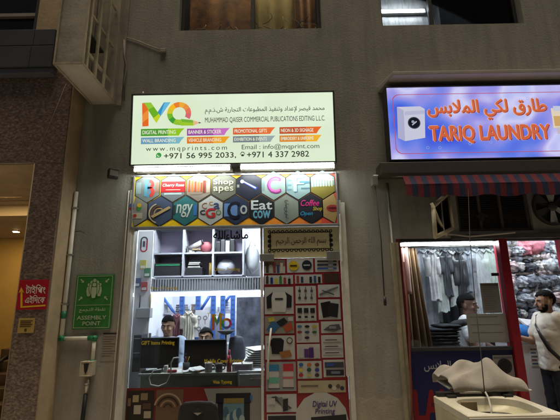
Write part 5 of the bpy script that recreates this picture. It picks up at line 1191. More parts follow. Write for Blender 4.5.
b = MB(); b.tube([at(445, 234, -.05), at(470, 236.5, -.06), at(498, 234, -.07), at(515, 232.5, -.07)], .009, M('conduit_pale', (.42, .40, .36), .5)); tag(b.build('rod'), 'pale loose rod lying along the ledge under the dark transom', 'rod')
b = MB(); b.box(tr[0] - .1, 4.6, -.06, -.002, at(480, 239, -.03).z, at(480, 234.5, -.03).z, M('sill_dark', (.06, .055, .055), .5, .2, 10)); tag(b.build('transom_sill', bevel=.005), 'dark sill strip between transom and laundry window', 'sill')
# extractor fan
p0 = at(552, 206.5, -.02); rF = (at(571, 206.5, -.02).x - at(533, 206.5, -.02).x) / 2
t = thing('extractor_fan', 'round black extractor fan with pale blades beside the transom', 'fan', (p0.x, -.02, p0.z - rF))
b = MB(); b.ring(p0.x, p0.z, rF * .92, rF * 1.02, -.045, dark_metal, n=36); b.build('ring', t, solid=.04)
MB().disc(p0.x, p0.z, rF * .93, -.004, black_plastic, 32).build('backing', t)
for k, a in enumerate((30, 90, 150, 210, 270, 330)):
    a = rad(a); d = Vector((math.cos(a), 0, math.sin(a))); e = Vector((-math.sin(a), 0, math.cos(a))); o_ = Vector((p0.x, -.02, p0.z))
    b = MB(); b.add([o_ + d * .04 - e * .02, o_ + d * rF * .86 - e * .05 + Vector((0, -.012, 0)), o_ + d * rF * .88 + e * .045 + Vector((0, .010, 0)), o_ + d * .04 + e * .02], [(0, 1, 2, 3)], M('fan_blade', (.45, .46, .48), .4, .2, 20) if k in (1, 4, 5) else dark_metal); b.build('blade', t, solid=.003)
MB().ell((p0.x, -.028, p0.z), .05, .02, .05, dark_metal, 16, 8).build('hub', t)
# ------------------------------------------------------------------ laundry front
x0, x1, lz0_, lz1_ = la
YW = .05
xm = at(500.5, 243, YW).x; xm2 = at(520, 380, YW).x; xmm = (at(505, 280, YW).x + at(516, 360, YW).x) / 2
xr_ = at(563, 255, YW).x
t = thing('shopfront', 'laundry shopfront with red posts around a glass window', 'shopfront', (x0, 0, FL))
MB().box(xmm - .042, xmm + .042, -.02, .10, FL, lz1_ - .002, red_paint).build('post', t, bevel=.006)
MB().box(xr_ - .03, xr_ + .07, -.02, .10, FL, lz1_ - .002, red_paint).build('post', t, bevel=.006)
b = MB(); b.box(x0 + .003, x0 + .045, .0, .10, FL, lz1_ - .002, M('jamb_dark_red', (.14, .02, .03), .5, .2)); b.box(x0 + .046, xmm - .043, .01, .09, lz1_ - .032, lz1_ - .003, dark_metal); b.box(xmm + .043, xr_ - .031, .01, .09, lz1_ - .032, lz1_ - .003, dark_metal)
zsb = at(455, 347, YW).z
b.box(x0 + .046, xmm - .043, .0, .10, zsb - .03, zsb, dark_metal); b.build('frame', t, bevel=.003)
MB().box(x0 + .047, xmm - .044, YW, YW + .008, zsb + .001, lz1_ - .033, glass).build('pane', t)
# blue board under the window
bluem = M('board_blue', s(26, 30, 84), .4, .15, 4)
o = MB().box(x0 + .047, xmm - .044, .02, .06, FL, zsb - .032, bluem)
bd = thing('lettered_board', 'dark blue board under the laundry window with white Arabic and big red letters', 'sign', ((x0 + xmm) / 2, .02, FL)); o.build('board', bd)
BM = TR((0, .018, 0))
b = MB(); q = rect(424, 361, 451, 371.5, .018); b.text(arabic('الملابس'), q[0], q[1], q[2], q[3], .0175, W_((190, 196, 210)), bold=.02); b.build('lettering', bd); b = MB()
q = rect(415, 389.5, 520, 420, .018); b.text('LAUNDRY', q[0], q[1], q[2], q[3], .0175, W_((150, 26, 40)), bold=.06); b.build('lettering', bd)
b = MB(); q = rect(494, 355, 514, 386, .018); b.box(q[0], q[1], .012, .0175, q[2], q[3], W_((150, 148, 150))); cx, cz = (q[0] + q[1]) / 2 + .01, (q[2] + q[3]) / 2 + .04
b.disc(cx, cz, .07, .010, W_((40, 40, 48))); b.disc(cx, cz, .05, .009, W_((20, 20, 26))); b.box(q[0] + .01, q[1] - .01, .0105, .0115, q[3] - .03, q[3] - .015, W_((110, 110, 116))); b.build('washer_picture', bd)
# papers on the glass
def glass_paper(label, r, lines, col, seed):
    t = thing('paper_notice', label, 'notice', ((r[0] + r[1]) / 2, YW - .002, r[2])); MB().box(r[0], r[1], YW - .004, YW - .0015, r[2], r[3], col).build('sheet', t)
    b = MB(); rr = random.Random(seed); W = r[1] - r[0]; H = r[3] - r[2]
    for q in range(lines): z = r[3] - H * (.1 + .82 * q / lines); b.box(r[0] + W * .1, r[0] + W * rr.uniform(.55, .92), YW - .0055, YW - .0045, z - H * .012, z, M('grey_ink', (.12, .11, .1), .7))
    if seed == 2: b.box(r[0] + W * .03, r[1] - W * .03, YW - .0055, YW - .0045, r[3] - H * .09, r[3] - H * .02, M('grey_ink', (0, 0, 0)))
    b.build('print', t)
glass_paper('grey printed price list taped to laundry glass above plain sheet', rect(481.5, 283, 500, 313, YW), 14, M('paper_grey', (.24, .24, .25), .7, .05), 2)
glass_paper('wide blank grey sheet taped to laundry glass before the seated man', rect(467.5, 313.8, 508, 342.5, YW), 3, M('paper_pale', (.34, .35, .35), .7, .05), 5)
r = rect(491, 273, 498, 276, YW); o = MB().box(r[0], r[1], YW - .02, YW - .001, r[2], r[3], black_plastic).build('glass_catch', bevel=.003); tag(o, 'small black catch on the laundry glass above the price list', 'catch')
# tube light above the laundry window
a, c = at(402, 242.2, -.03), at(499, 240.2, -.03); z = la[3] - .035; ya = .17
a, c = at(402, 243, ya), at(501, 241, ya); z = (a.z + c.z) / 2 - .012
t = thing('tube_light', 'long lit tube light across the top of laundry window', 'light', ((a.x + c.x) / 2, ya, z))
MB().tube([(a.x, ya, z), (c.x, ya, z)], .017, glow('lamp_tube_laundry', (.88, .94, 1), 110), 10).build('tube', t); MB().box(a.x - .02, c.x + .02, ya + .025, ya + .07, z - .02, z + .03, white_plastic).build('housing', t, bevel=.003)
# ------------------------------------------------------------------ laundry interior
lx_0, lx_1 = x0 - .15, 4.6; ZL = FL + 2.55; YLR = 2.4
lau_wall = M('laundry_wall_paint', (.42, .46, .52), .7, .08, 4)
room(lx_0, lx_1, .225, YLR, FL, ZL, lau_wall, shop_floor, white_paint, 'laundry_wall')
for k, (xx, yy) in enumerate(((2.3, .62), (3.5, .85))):
    t = thing('ceiling_light', ['lit tube on the laundry ceiling over the hanging clothes', 'lit tube on the laundry ceiling over the bundle shelves'][k], 'light', (xx, yy, ZL - .05), 'ceiling tubes of the laundry')
    MB().tube([(xx - .5, yy, ZL - .05), (xx + .5, yy, ZL - .05)], .016, glow('lamp_tube_in', (.88, .94, 1), 90), 10).build('tube', t); MB().box(xx - .52, xx + .52, yy - .03, yy + .03, ZL - .03, ZL - .002, white_plastic).build('housing', t)
# brown curtain at the window edge
brown = M('curtain_brown', (.20, .115, .055), .8, .22, 7, .2, 30, stretch=(10, 10, 1))
ctop, cbot = at(412, 247, .18).z, at(412, 345, .18).z
t = thing('curtain', 'brown gathered curtain hanging at the edge of laundry window', 'curtain', (at(412, 300, .26).x, .26, cbot))
p0, p1 = at(399, 300, .26).x, at(421, 300, .26).x
drape(MB(), p0, p1, cbot - .2, ctop, .28, .035, 4.5, brown, n=70, seed=2, flare=.16).build('cloth', t, solid=.004)
pink_s = M('curtain_pink', (.46, .27, .22), .7, .2, 8, stretch=(10, 10, 1)); drape(MB(), p0 + .04, p0 + .13, cbot + .5, ctop + .01, .235, .012, 2, pink_s, n=24, seed=5).build('lining', t, solid=.003)
MB().tube([(p0 - .05, .28, ctop + .02), (p1 + .1, .28, ctop + .02)], .012, steel).build('rod', t)
# rail with garments
YGm = 1.25
rail_z = at(455, 246.5, YGm).z; a, c = at(420, 254, YGm).x, at(506, 254, YGm).x
t = thing('clothes_rail', 'steel clothes rail carrying hanging garments inside laundry window', 'rail', ((a + c) / 2, YGm, rail_z)); MB().tube([(a - .2, YGm, rail_z), (c + .15, YGm, rail_z)], .013, steel).build('bar', t)
for x in (a - .15, c + .1): MB().tube([(x, YGm, rail_z), (x, YGm, ZL - .002)], .009, steel).build('hanger_rod', t)
cm2 = lambda n, c: M('bagged_' + n, c, .28, .35, 7, .35, 30, spec=.6)
GAR = [(418, 434, (0.58, 0.61, 0.67), 'pale grey bagged shirt beside brown curtain', 256, 325), (424, 438, (0.70, 0.75, 0.77), 'silvery white shirt second from brown curtain on rail', 255, 322), (431, 444, (0.61, 0.72, 0.64), 'pale green shirt on the laundry rail', 256, 318), (437, 449, (0.77, 0.54, 0.53), 'pale pink shirt with grey front on the rail', 257, 312), (441, 454, (0.050, 0.055, 0.065), 'black jacket on laundry rail beside pink shirt', 256, 320),
       (447, 459, (0.67, 0.80, 0.74), 'mint white shirt between dark jackets on rail', 256, 316), (452, 464, (0.060, 0.065, 0.075), 'dark narrow jacket on rail behind seated man', 256, 326), (457, 468, (0.48, 0.53, 0.54), 'mid grey shirt on the rail over seated man', 257, 312), (463, 474, (0.050, 0.052, 0.060), 'short black jacket next to the long white robes', 258, 304)]
for k, (a, c, col, lab, t0, t1) in enumerate(GAR):
    shirt('hanging_garment', lab, 'garment', a - 2.5, t0 - 6, c + 2.5, t1 + 4, YGm + .10 * (k % 2) + .03 * (k % 3), cm2('g%d' % k, col), .22, 3.5, 'garments on the laundry rail', .4, k * 1.7)
for k, (a, c, col, t1, lab) in enumerate(((472, 486, (.72, .80, .88), 322, 'long pale blue robe hanging beside black jacket'), (480, 493, (.80, .84, .86), 320, 'long white robe hanging between two pale robes'), (488, 498, (.62, .72, .66), 312, 'narrow pale green robe hanging beside red post'), (494, 505, (.66, .72, .78), 325, 'grey white robe hanging behind the red post'))):
    shirt('hanging_robe', lab, 'garment', a - 2, 249, c + 2, t1 + 4, YGm + .05 * (k % 2) - .04, cm2('r%d' % k, col), .26, 4.5, 'robes on the laundry rail', .9, k * 2.3 + .5)
for k, (a, c, t0, t1, col, lab) in enumerate(((429, 438, 250, 300, (.78, .80, .84), 'short white shirt in plastic in the front row of the rail'), (436, 446, 252, 312, (.62, .68, .66), 'grey green bagged shirt in the front row of the rail'), (443, 450, 249, 296, (.10, .11, .13), 'short charcoal waistcoat in the front row of the rail'), (449, 459, 251, 306, (.76, .80, .80), 'white bagged shirt hanging centrally in the front row'), (458, 465, 250, 318, (.06, .065, .075), 'long narrow black coat in the front row of the rail'), (464, 473, 251, 292, (.40, .44, .50), 'slate grey bagged shirt at the front row end'))):
    shirt('hanging_garment', lab, 'garment', a - 1, t0, c + 1, t1, YGm - .24 + .03 * (k % 2), cm2('f%d' % k, col), .2, 3 + k % 3, 'garments on the laundry rail', .5, k * 2.9 + 1)
# lower dark garments on back wall
for k, (a, c, t0, t1, col, lab) in enumerate(((434, 452, 298, 345, (.25, .28, .32), 'grey trousers folded over a hanger below the shirts'), (446, 460, 295, 345, (.03, .032, .04), 'black suit hanging low behind the folded stack'))):
    shirt('hanging_suit', lab, 'garment', a, t0, c, t1, 1.6, cm('low%d' % k, col), 0, 5, 'suits hanging low in the laundry', .3, k + 4, collar=False)
r = rect(453, 300, 477, 321, 1.7)
t = thing('wall_mirror', 'dark framed mirror on laundry wall behind the seated man', 'mirror', ((r[0] + r[1]) / 2, 1.7, r[2])); MB().frame(r[0], r[1], r[2], r[3], .03, 1.69, 1.73, black_plastic).build('frame', t); MB().box(r[0] + .03, r[1] - .03, 1.715, 1.725, r[2] + .03, r[3] - .03, M('mirror_grey', (.16, .18, .2), .15, .2, 6)).build('glass', t)
# counter with folded dark clothes
zc3 = at(445, 349, .5).z
t = thing('laundry_counter', 'dark laundry counter inside the window carrying folded clothes', 'counter', ((x0 + xmm) / 2, .3, FL))
MB().box(x0 + .12, xmm - .06, .22, .75, zc3 - .04, zc3, wood).build('top', t, bevel=.004); MB().box(x0 + .14, xmm - .08, .26, .72, FL, zc3 - .041, M('counter_dark', (.05, .04, .035), .6)).build('body', t)
z = zc3 + .002; rr = random.Random(9)
for k in range(8):
    a, c = at(429 + rr.uniform(-1, 1), 340, .42).x, at(459 + rr.uniform(-2, 1.5), 340, .42).x
    if k == 7: a, c = at(436, 330, .42).x, at(459, 330, .42).x
    h = rr.uniform(.026, .044); b = MB()
    hh = h; b.ell(((a + c) / 2, .46, z + h / 2), (c - a) / 2, .17, h / 2, cm('fold%d' % k, [(.02, .022, .03), (.012, .012, .016), (.035, .037, .05), (.015, .016, .02), (.09, .09, .1), (.014, .015, .02), (.02, .022, .035), (.012, .012, .015)][k]), 28, 10, fn=lambda d: min(1.25, 1 / max(abs(d.x), abs(d.y), abs(d.z)) ** .75) * (1 + .06 * noise.noise(d * 3 + Vector((k, 0, 0)))))
    zmin = min(v.z for v in b.v); zmax = max(v.z for v in b.v)
    for v in b.v: v.z += z - zmin
    z += (zmax - zmin) * .93
    o = b.build('folded_garment'); tag(o, ['dark folded garment lying in the black stack on the laundry counter', 'topmost folded black garment bulging off the counter stack', 'folded grey edged garment halfway up the black counter stack'][1 if k == 7 else 2 if k == 4 else 0], 'folded garment', 'folded garments on the laundry counter')
b = MB(); p = [at(448, 331, .4), at(455, 325, .40), at(461, 323, .42), at(466, 322, .5)]
b.tube(p, [.05, .045, .04, .035], cm('sleeve', (.012, .012, .016)), 12); tag(b.build('dark_sleeve'), 'loose black sleeve trailing from the folded stack toward the seated man', 'garment')
# shelves of wrapped bundles
YS2 = 1.35
sh0, sh1 = at(506, 300, YS2).x, lx_1 - .02
t = thing('bundle_shelf', 'dark shelving packed with wrapped laundry bundles behind standing man', 'shelf', ((sh0 + sh1) / 2, YS2, FL))
levels = [at(540, py, YS2).z for py in (352, 336, 320.5, 304.5, 288.5, 272.5, 257)]
for z in levels: MB().box(sh0, sh1, YS2, YS2 + .55, z - .022, z, M('shelf_dark', (.10, .08, .07), .7)).build('board', t)
for x in (sh0, (sh0 + sh1) / 2, sh1 - .03): MB().box(x, x + .025, YS2 + .3, YS2 + .56, FL, levels[-1] + .25, M('shelf_dark', (0, 0, 0))).build('upright', t)
cols = [(.62, .64, .68), (.50, .54, .60), (.40, .44, .50), (.16, .18, .22), (.58, .50, .52), (.52, .42, .44), (.30, .34, .42), (.64, .66, .68), (.07, .08, .10)]
bm_ = [M('bundle%d' % i, c, .35, .75, 26, .6, 30) for i, c in enumerate(cols)]
rr = random.Random(21)
for li, z in enumerate(levels):
    x = sh0 + .03
    while x < min(sh1 - .06, 4.0):
        for row in (0, 1):
            wdt = rr.uniform(.10, .19); hh = rr.uniform(.062, .085); k = rr.randrange(len(cols)); sd_ = rr.uniform(0, 50)
            pink = li == 6 and 3.22 < x < 3.44 and row == 0
            m = M('bundle_pink', (.62, .22, .28), .4, .5, 14, .5, 22) if pink else bm_[k]
            if pink: wdt, hh = .2, .12
            b = MB(); b.ell((x + wdt / 2, YS2 + .05 + .03 * rr.random() + row * .05, 0), wdt / 2 * 1.18, .12, hh, m, 20, 13, fn=lambda d: 1 + .34 * noise.noise(d * 2.3 + Vector((sd_, 0, 0))) + .30 * abs(noise.noise(d * 5.5 + Vector((0, sd_, 0)))), smooth=rr.random() < .3)
            on(b, z + .0015 + row * hh * 1.5); o = b.build('laundry_bundle')
            tag(o, 'large pink and white bundle on the top laundry shelf' if pink else 'crumpled wrapped laundry bundle packed on the dark shelf', 'bundle', 'wrapped bundles on the laundry shelves')
        x += wdt * .93
# counter by the doorway
YC2 = .38
q0 = at(524, 346, YC2); q1 = at(549, 346, YC2)
zc4 = at(536, 341, YC2).z
t = thing('doorway_counter', 'white fronted service counter inside the laundry doorway', 'counter', ((q0.x + q1.x) / 2, YC2, FL))
MB().box(q0.x - .05, q1.x + .25, YC2, YC2 + .5, FL, zc4 - .03, white_paint).build('body', t, bevel=.004); MB().box(q0.x - .06, q1.x + .26, YC2 - .02, YC2 + .52, zc4 - .029, zc4, M('counter_top_grey', (.25, .26, .28), .4)).build('top', t, bevel=.004)
b = MB(); r = rect(529.5, 346, 539, 366, YC2); b.box(r[0], r[1], YC2 - .004, YC2 - .001, r[2], r[3], paper)
for q in range(5): b.box(r[0] + .015, r[1] - .02 - .01 * (q % 2), YC2 - .0055, YC2 - .0045, r[3] - .04 - q * .035, r[3] - .025 - q * .035, W_([(150, 90, 90), (90, 110, 150), (120, 120, 120)][q % 3]))
tag(b.build('counter_poster'), 'small printed poster on the white counter front', 'poster')
b = MB(); r = rect(514, 319, 542, 336, .75); cx = (r[0] + r[1]) / 2
b.ell((cx, .72, 0), (r[1] - r[0]) / 2, .16, .08, M('cloth_blue', (.03, .16, .45), .8, .2, 8, .3, 30), 24, 12, fn=lambda d: 1 + .15 * noise.noise(d * 3)); on(b, zc4 + .001); tag(b.build('blue_cloth'), 'bright blue cloth heap on the laundry doorway counter', 'cloth')
b = MB(); r = rect(517, 316, 531, 326, .8); b.add([Vector((r[0], .62, r[2] + .02)), Vector((r[1], .60, r[2] + .0)), Vector((r[1] + .01, .80, r[2] + .07)), Vector((r[0] + .02, .80, r[2] + .09))], [(0, 1, 2, 3)], white_paint); tag(b.build('white_towel', solid=.02), 'folded white towel on the blue cloth heap', 'towel')
b = MB(); p = at(509, 352, .3); r = rect(505, 300, 512, 330, 1.2); b.box(r[0], r[1], 1.2, 1.26, r[2] - .1, r[3], M('cardboard', (0, 0, 0))); tag(b.build('cardboard_panel'), 'brown cardboard panel leaning beside the bundle shelves', 'cardboard')
# ------------------------------------------------------------------ people
def skin_mat(n, c): return M('skin_' + n, c, .55, .08, 12, .08, 80)
def hand(b, wrist, d, nrm, m, curl=.5, k=1.0):
    d = d.normalized(); nrm = (nrm - d * nrm.dot(d)).normalized(); sd_ = d.cross(nrm)
    c = wrist + d * .045 * k
    for i in range(5): b.tube([wrist + sd_ * (.0), c + sd_ * (-.028 + .014 * i) * k, c + d * .04 * k + sd_ * (-.030 + .015 * i) * k], [.022 * k, .015 * k, .012 * k], m, 8)
    for i, (o_, L) in enumerate(((-.030, .058), (-.010, .070), (.010, .066), (.030, .052))):
        p = c + d * .035 * k + sd_ * o_ * k; pts = [p]; a = 0
        for q in range(3):
            a += curl * (.5 + .12 * i); p = p + (d * math.cos(a) + nrm * math.sin(a)) * (L / 3 * 1.15) * k; pts.append(p)
        b.tube(pts, [.0095 * k, .009 * k, .008 * k, .0065 * k], m, 8); b.ell(pts[-1], .0065 * k, .0065 * k, .0065 * k, m, 8, 5)
    p = wrist + d * .025 * k - sd_ * .026 * k; pts = [p, p + (d * .55 - sd_ * .75 + nrm * .25).normalized() * .034 * k, p + (d * .8 - sd_ * .5 + nrm * .4).normalized() * .064 * k]
    b.tube(pts, [.013 * k, .011 * k, .008 * k], m, 8)
def person(label, loc, rz, skin, shirt_m, trouser_m, hair_m, scale=1.0, seat=None, lean=0.0, head_yaw=0.0, head_pitch=0.0, beard=False, arms=None, vox=.006, detail=True, bald=0.0, sleeve=.55, sling=None):
    t = thing('person', label, 'person', loc)
    W = TR(loc) @ Matrix.Rotation(rz, 4, 'Z') @ Matrix.Scale(scale, 4)
    dz = (seat + .09 - .90) if seat is not None else 0
    LN = TR((0, 0, .90 + dz)) @ Matrix.Rotation(lean, 4, 'X') @ TR((0, 0, -.90 - dz))
    up = lambda x, y, z: LN @ Vector((x, y, z + dz))
    b = MB(W)
    T_ = [(.86, .165, .115, 0), (.95, .16, .11, 0), (1.08, .15, .10, -.005), (1.22, .175, .115, -.008), (1.34, .185, .112, 0), (1.41, .155, .085, .005), (1.455, .075, .062, .012)]
    def torso(bb, g, zmin=0, m=None):
        bb.M = W @ LN @ TR((0, 0, dz)); bb.loft([(0, y, z, rx + g, ry + g) for z, rx, ry, y in T_ if z >= zmin], m, 22); bb.M = W
    torso(b, 0, 0, skin)
    hd = up(0, -.005, 1.585); HM = W @ TR(hd) @ Matrix.Rotation(head_yaw, 4, 'Z') @ Matrix.Rotation(lean * .3 + head_pitch, 4, 'X')
    b.bone(up(0, .014, 1.42), up(0, .008, 1.54), .056, .052, skin)
    b.M = HM
    b.ell((0, .012, .028), .076, .096, .088, skin, 20, 14); b.ell((0, -.024, -.030), .060, .070, .080, skin, 18, 12); b.ell((0, -.040, -.082), .042, .046, .032, skin, 16, 10)
    b.tube([(0, -.090, .012), (0, -.103, -.012), (0, -.114, -.034)], [.008, .011, .015], skin, 10); b.ell((0, -.112, -.034), .016, .012, .010, skin, 10, 6); b.ell((0, -.086, .022), .050, .014, .009, skin, 14, 8)
    b.ell((0, -.090, -.060), .024, .010, .006, skin, 12, 6); b.ell((0, -.089, -.070), .021, .010, .007, skin, 12, 6)
    for sx in (-1, 1): b.ell((sx * .078, .014, -.012), .010, .020, .032, skin, 10, 8); b.ell((sx * .036, -.070, -.034), .022, .018, .020, skin, 10, 8)
    b.M = W
    if arms is None: arms = {1: (Vector((.235, .02, 1.12)), Vector((.25, -.05, .86))), -1: (Vector((-.235, .02, 1.12)), Vector((-.25, -.05, .86)))}
    sh = {}
    for sx in (-1, 1):
        s0 = up(sx * .178, .005, 1.395); el, wr = [LN @ (v + Vector((0, 0, dz))) for v in arms[sx]]
        sh[sx] = (s0, el, wr)
        b.bone(s0, el, .050, .040, skin); b.bone(el, wr, .039, .027, skin)
        hand(b, wr, wr - el, Vector((-sx, -.3, 0)), skin)
    legs = {}
    for sx in (-1, 1):
        if seat is not None: hp, kn, an = Vector((sx * .09, 0, seat + .08)), Vector((sx * .12, -.42, seat + .06)), Vector((sx * .12, -.40, .09))
        else: hp, kn, an = Vector((sx * .09, 0, .90)), Vector((sx * .10, -.02, .49)), Vector((sx * .10, .02 + .05 * sx, .09))
        legs[sx] = (hp, kn, an); b.bone(hp, kn, .085, .056, skin); b.bone(kn, an, .056, .036, skin)
        b.tube([an + Vector((0, .03, -.045)), an + Vector((0, -.08, -.05)), an + Vector((0, -.16, -.06))], [.036, .036, .026], skin, 10)
    body = b.build('body', t, remesh=vox, smooth_it=4)
    b = MB(W); torso(b, .024, .84, shirt_m)
    for sx in (-1, 1):
        s0, el, wr = sh[sx]; e_ = s0.lerp(el, min(1, sleeve)); b.bone(s0 + Vector((-sx * .02, 0, .004)), e_, .074, .066, shirt_m)
        if sleeve > 1: b.bone(el, el.lerp(wr, sleeve - 1), .056, .042, shirt_m)
    b.build('shirt', t, remesh=.009, smooth_it=5, wrinkle=.009)
    b = MB(W)
    for sx in (-1, 1):
        hp, kn, an = legs[sx]; b.bone(hp, kn, .102, .072, trouser_m); b.bone(kn, an, .072, .054, trouser_m)
    b.loft([(0, 0, .82 + dz, .15, .11), (0, 0, .9 + dz, .178, .126), (0, 0, .97 + dz, .172, .122)], trouser_m, 20); b.build('trousers', t, remesh=.010, smooth_it=4, wrinkle=.008)
    for sx in (-1, 1):
        an = legs[sx][2]; b = MB(W); b.tube([an + Vector((0, .05, -.05)), an + Vector((0, -.08, -.052)), an + Vector((0, -.18, -.062))], [.04, .042, .030], black_plastic, 12); b.ell(an + Vector((0, -.06, -.082)), .045, .14, .012, black_plastic, 14, 6); b.build('shoe', t)
    hr_ = lambda d: 1.13 + .05 * max(0, d.z) + .07 * noise.noise(d * 8) + .03 * noise.noise(d * 25)
    b = MB(HM); b.ell((0, .014, .030), .076, .096, .088, hair_m, 30, 20, fn=hr_, keep=lambda q: (q.z > .026 + bald + .022 * noise.noise(q * 55) and q.y > -.11) or (q.y > -.015 and q.z > -.012) or (q.y > .025 and q.z > -.07)); b.build('hair', t, solid=.006)
    if beard:
        b = MB(HM); b.ell((0, -.028, -.050), .062, .074, .070, hair_m, 26, 18, fn=lambda d: 1.0 + .025 * noise.noise(d * 10), keep=lambda q: (q.z < -.028 + .012 * noise.noise(q * 60) or (abs(q.x) > .034 and q.z < -.002 + .012 * noise.noise(q * 60)) or abs(q.x) > .055) and q.y < .02 and q.z < .04 and not (abs(q.x) < .024 and -.03 < q.z < .0 and q.y < -.04)); b.build('beard', t, solid=.003)
        b = MB(HM); b.tube([(-.026, -.094, -.054), (0, -.103, -.049), (.026, -.094, -.054)], .0045, hair_m, 6); b.build('moustache', t)
    if detail:
        ew, ep = M('eye_white', (.38, .34, .31), .3, .03), M('eye_dark', (.02, .012, .01), .2, .03)
        for sx in (-1, 1):
            e = MB(HM); e.ell((sx * .031, -.086, .003), 0.0095, .007, .0036, ew, 12, 8); e.ell((sx * .031, -.092, .003), 0.0055, .0045, .0040, ep, 10, 6); e.build('eye', t)
            e = MB(HM); e.tube([(sx * .014, -.100, .020), (sx * .032, -.098, .026), (sx * .052, -.084, .021)], .0038, hair_m, 6); e.build('eyebrow', t)
        e = MB(HM); e.tube([(-.022, -.096, -.065), (0, -.1005, -.0645), (.022, -.096, -.065)], .0028, M('lip', (.18, .07, .06), .5), 6); e.build('mouth', t)
    return t, W, up
hair_b = M('hair_black', (.009, .008, .008), .9, .3, 60, .9, 160, spec=.1)
sk1, sk2, sk3 = skin_mat('brown', (.26, .14, .085)), skin_mat('dark_brown', (.13, .068, .045)), skin_mat('tan', (.33, .19, .12))
# standing man in the laundry doorway, in profile
YM = .12
hp = at(541, 304, YM); top = at(540, 291.5, YM).z; sc_ = (top - FL) / 1.70
cream = M('tshirt_cream', (.58, .55, .48), .85, .08, 6, .25, 25); navy = M('trouser_navy', (.015, .017, .028), .8, .2, 20)
man_loc = (hp.x + .045, YM, FL)
arms = {-1: (Vector((-.205, -.10, 1.14)), Vector((-.14, -.335, 1.20))), 1: (Vector((.21, .15, 1.13)), Vector((.21, .20, .88)))}
t, Wm, up_ = person('bearded man in cream tshirt reaching out beside red laundry post with black shoulder strap', man_loc, rad(-90), sk3, cream, navy, hair_b, sc_, beard=True, arms=arms, vox=.0048, head_pitch=rad(2), sleeve=.62)
st = thing('shoulder_bag', 'small brown bag on black strap worn by man in cream tshirt', 'bag', Wm @ Vector((.19, .12, .86)))
b = MB(Wm); q = []
for (x, y, z) in ((-.10, .02, 1.455), (-.075, -.075, 1.42), (-.02, -.132, 1.34), (.06, -.142, 1.22), (.14, -.120, 1.08), (.195, -.04, .96), (.205, .05, .93)): q.append((x, y, z))
n_ = len(q)
def strap(b, q, w_, m):
    vs = []; 
    for i, p in enumerate(q):
        p = Vector(p); d = (Vector(q[min(i + 1, n_ - 1)]) - Vector(q[max(i - 1, 0)])).normalized(); o_ = Vector((p.x, p.y, 0)).normalized(); s_ = d.cross(o_).normalized() * w_; vs += [p + s_ + o_ * .006, p - s_ + o_ * .006]
    b.add(vs, [(2 * i, 2 * i + 1, 2 * i + 3, 2 * i + 2) for i in range(len(q) - 1)], m, True)
strap(b, q, .020, black_plastic); b.build('strap', st, solid=.004)
b = MB(Wm); b.ell((.215, .06, .865), .035, .075, .085, M('bag_brown', (.10, .05, .03), .5, .2, 20), 20, 12, fn=lambda d: 1 / max(abs(d.x), abs(d.y), abs(d.z)) ** .7 * .85); b.build('pouch', st)
# man inside the laundry
YS_ = .80
hp = at(468, 306, YS_); top = at(468, 296, YS_).z
white_t = M('tshirt_white', (.66, .68, .72), .85, .06, 6, .25, 25)
seat_h = top - FL - .80
t, _, _ = person('man in white tshirt sitting behind the papers on laundry window', (hp.x - .0, YS_ + .02, FL), rad(52), sk2, white_t, navy, hair_b, 1.0, seat=top - FL - .88 + .0, arms={-1: (Vector((-.22, -.08, 1.14)), Vector((-.14, -.28, 1.05))), 1: (Vector((.22, -.08, 1.14)), Vector((.14, -.28, 1.05)))}, vox=.006, sleeve=.6)
sh_ = top - FL - .88
sx_, sy_ = hp.x, YS_ + .02
so_ = thing('stool', 'round stool under the man in the laundry', 'stool', (sx_, sy_, FL)); MB().loft([(sx_, sy_, FL + sh_ - .06, .16, .16), (sx_, sy_, FL + sh_ - .02, .17, .17)], wood).build('seat', so_)
for q in range(4): a = q * 1.57 + .8; MB().tube([(sx_ + .1 * math.cos(a), sy_ + .1 * math.sin(a), FL + sh_ - .06), (sx_ + .15 * math.cos(a), sy_ + .15 * math.sin(a), FL)], .014, steel).build('leg', so_)
# two people at the printing desk
blue_s = M('shirt_pale_blue', (.36, .44, .58), .85, .08, 8, .2, 25); grey_s = M('shirt_grey', (.25, .26, .3), .85, .1, 8)
def seated(px, ptop, Y, label, m, sk, lean, yaw):
    p = at(px, ptop, Y); hseat = max(.36, p.z - FL - .88)
    person(label, (p.x, Y, FL), yaw, sk, m, navy, hair_b, 1.0, seat=hseat, lean=lean, vox=.006, sleeve=1.6, head_pitch=rad(4) - lean * .8, arms={-1: (Vector((-.25, -.06, 1.14)), Vector((-.15, -.30, 1.06))), 1: (Vector((.25, -.06, 1.14)), Vector((.15, -.30, 1.06)))})
    c = thing('desk_chair', 'dark swivel chair under ' + label, 'chair', (p.x, Y, FL)); x = p.x
    MB().box(x - .21, x + .21, Y - .15, Y + .24, FL + hseat - .085, FL + hseat - .02, black_plastic).build('seat', c, bevel=.02); MB().tube([(x, Y, FL + .1), (x, Y, FL + hseat - .09)], .028, steel).build('column', c)
    for q in range(5): a = q * 1.2566; MB().tube([(x, Y, FL + .1), (x + .27 * math.cos(a), Y + .27 * math.sin(a), FL + .03)], .018, black_plastic).build('leg', c)
seated(168.5, 317.5, 1.12, 'dark haired person in pale blue shirt behind the black monitor', blue_s, sk1, 0, rad(0))
seated(210.5, 333.5, 1.28, 'person with only forehead visible over the wider monitor', grey_s, sk1, rad(30), rad(0))

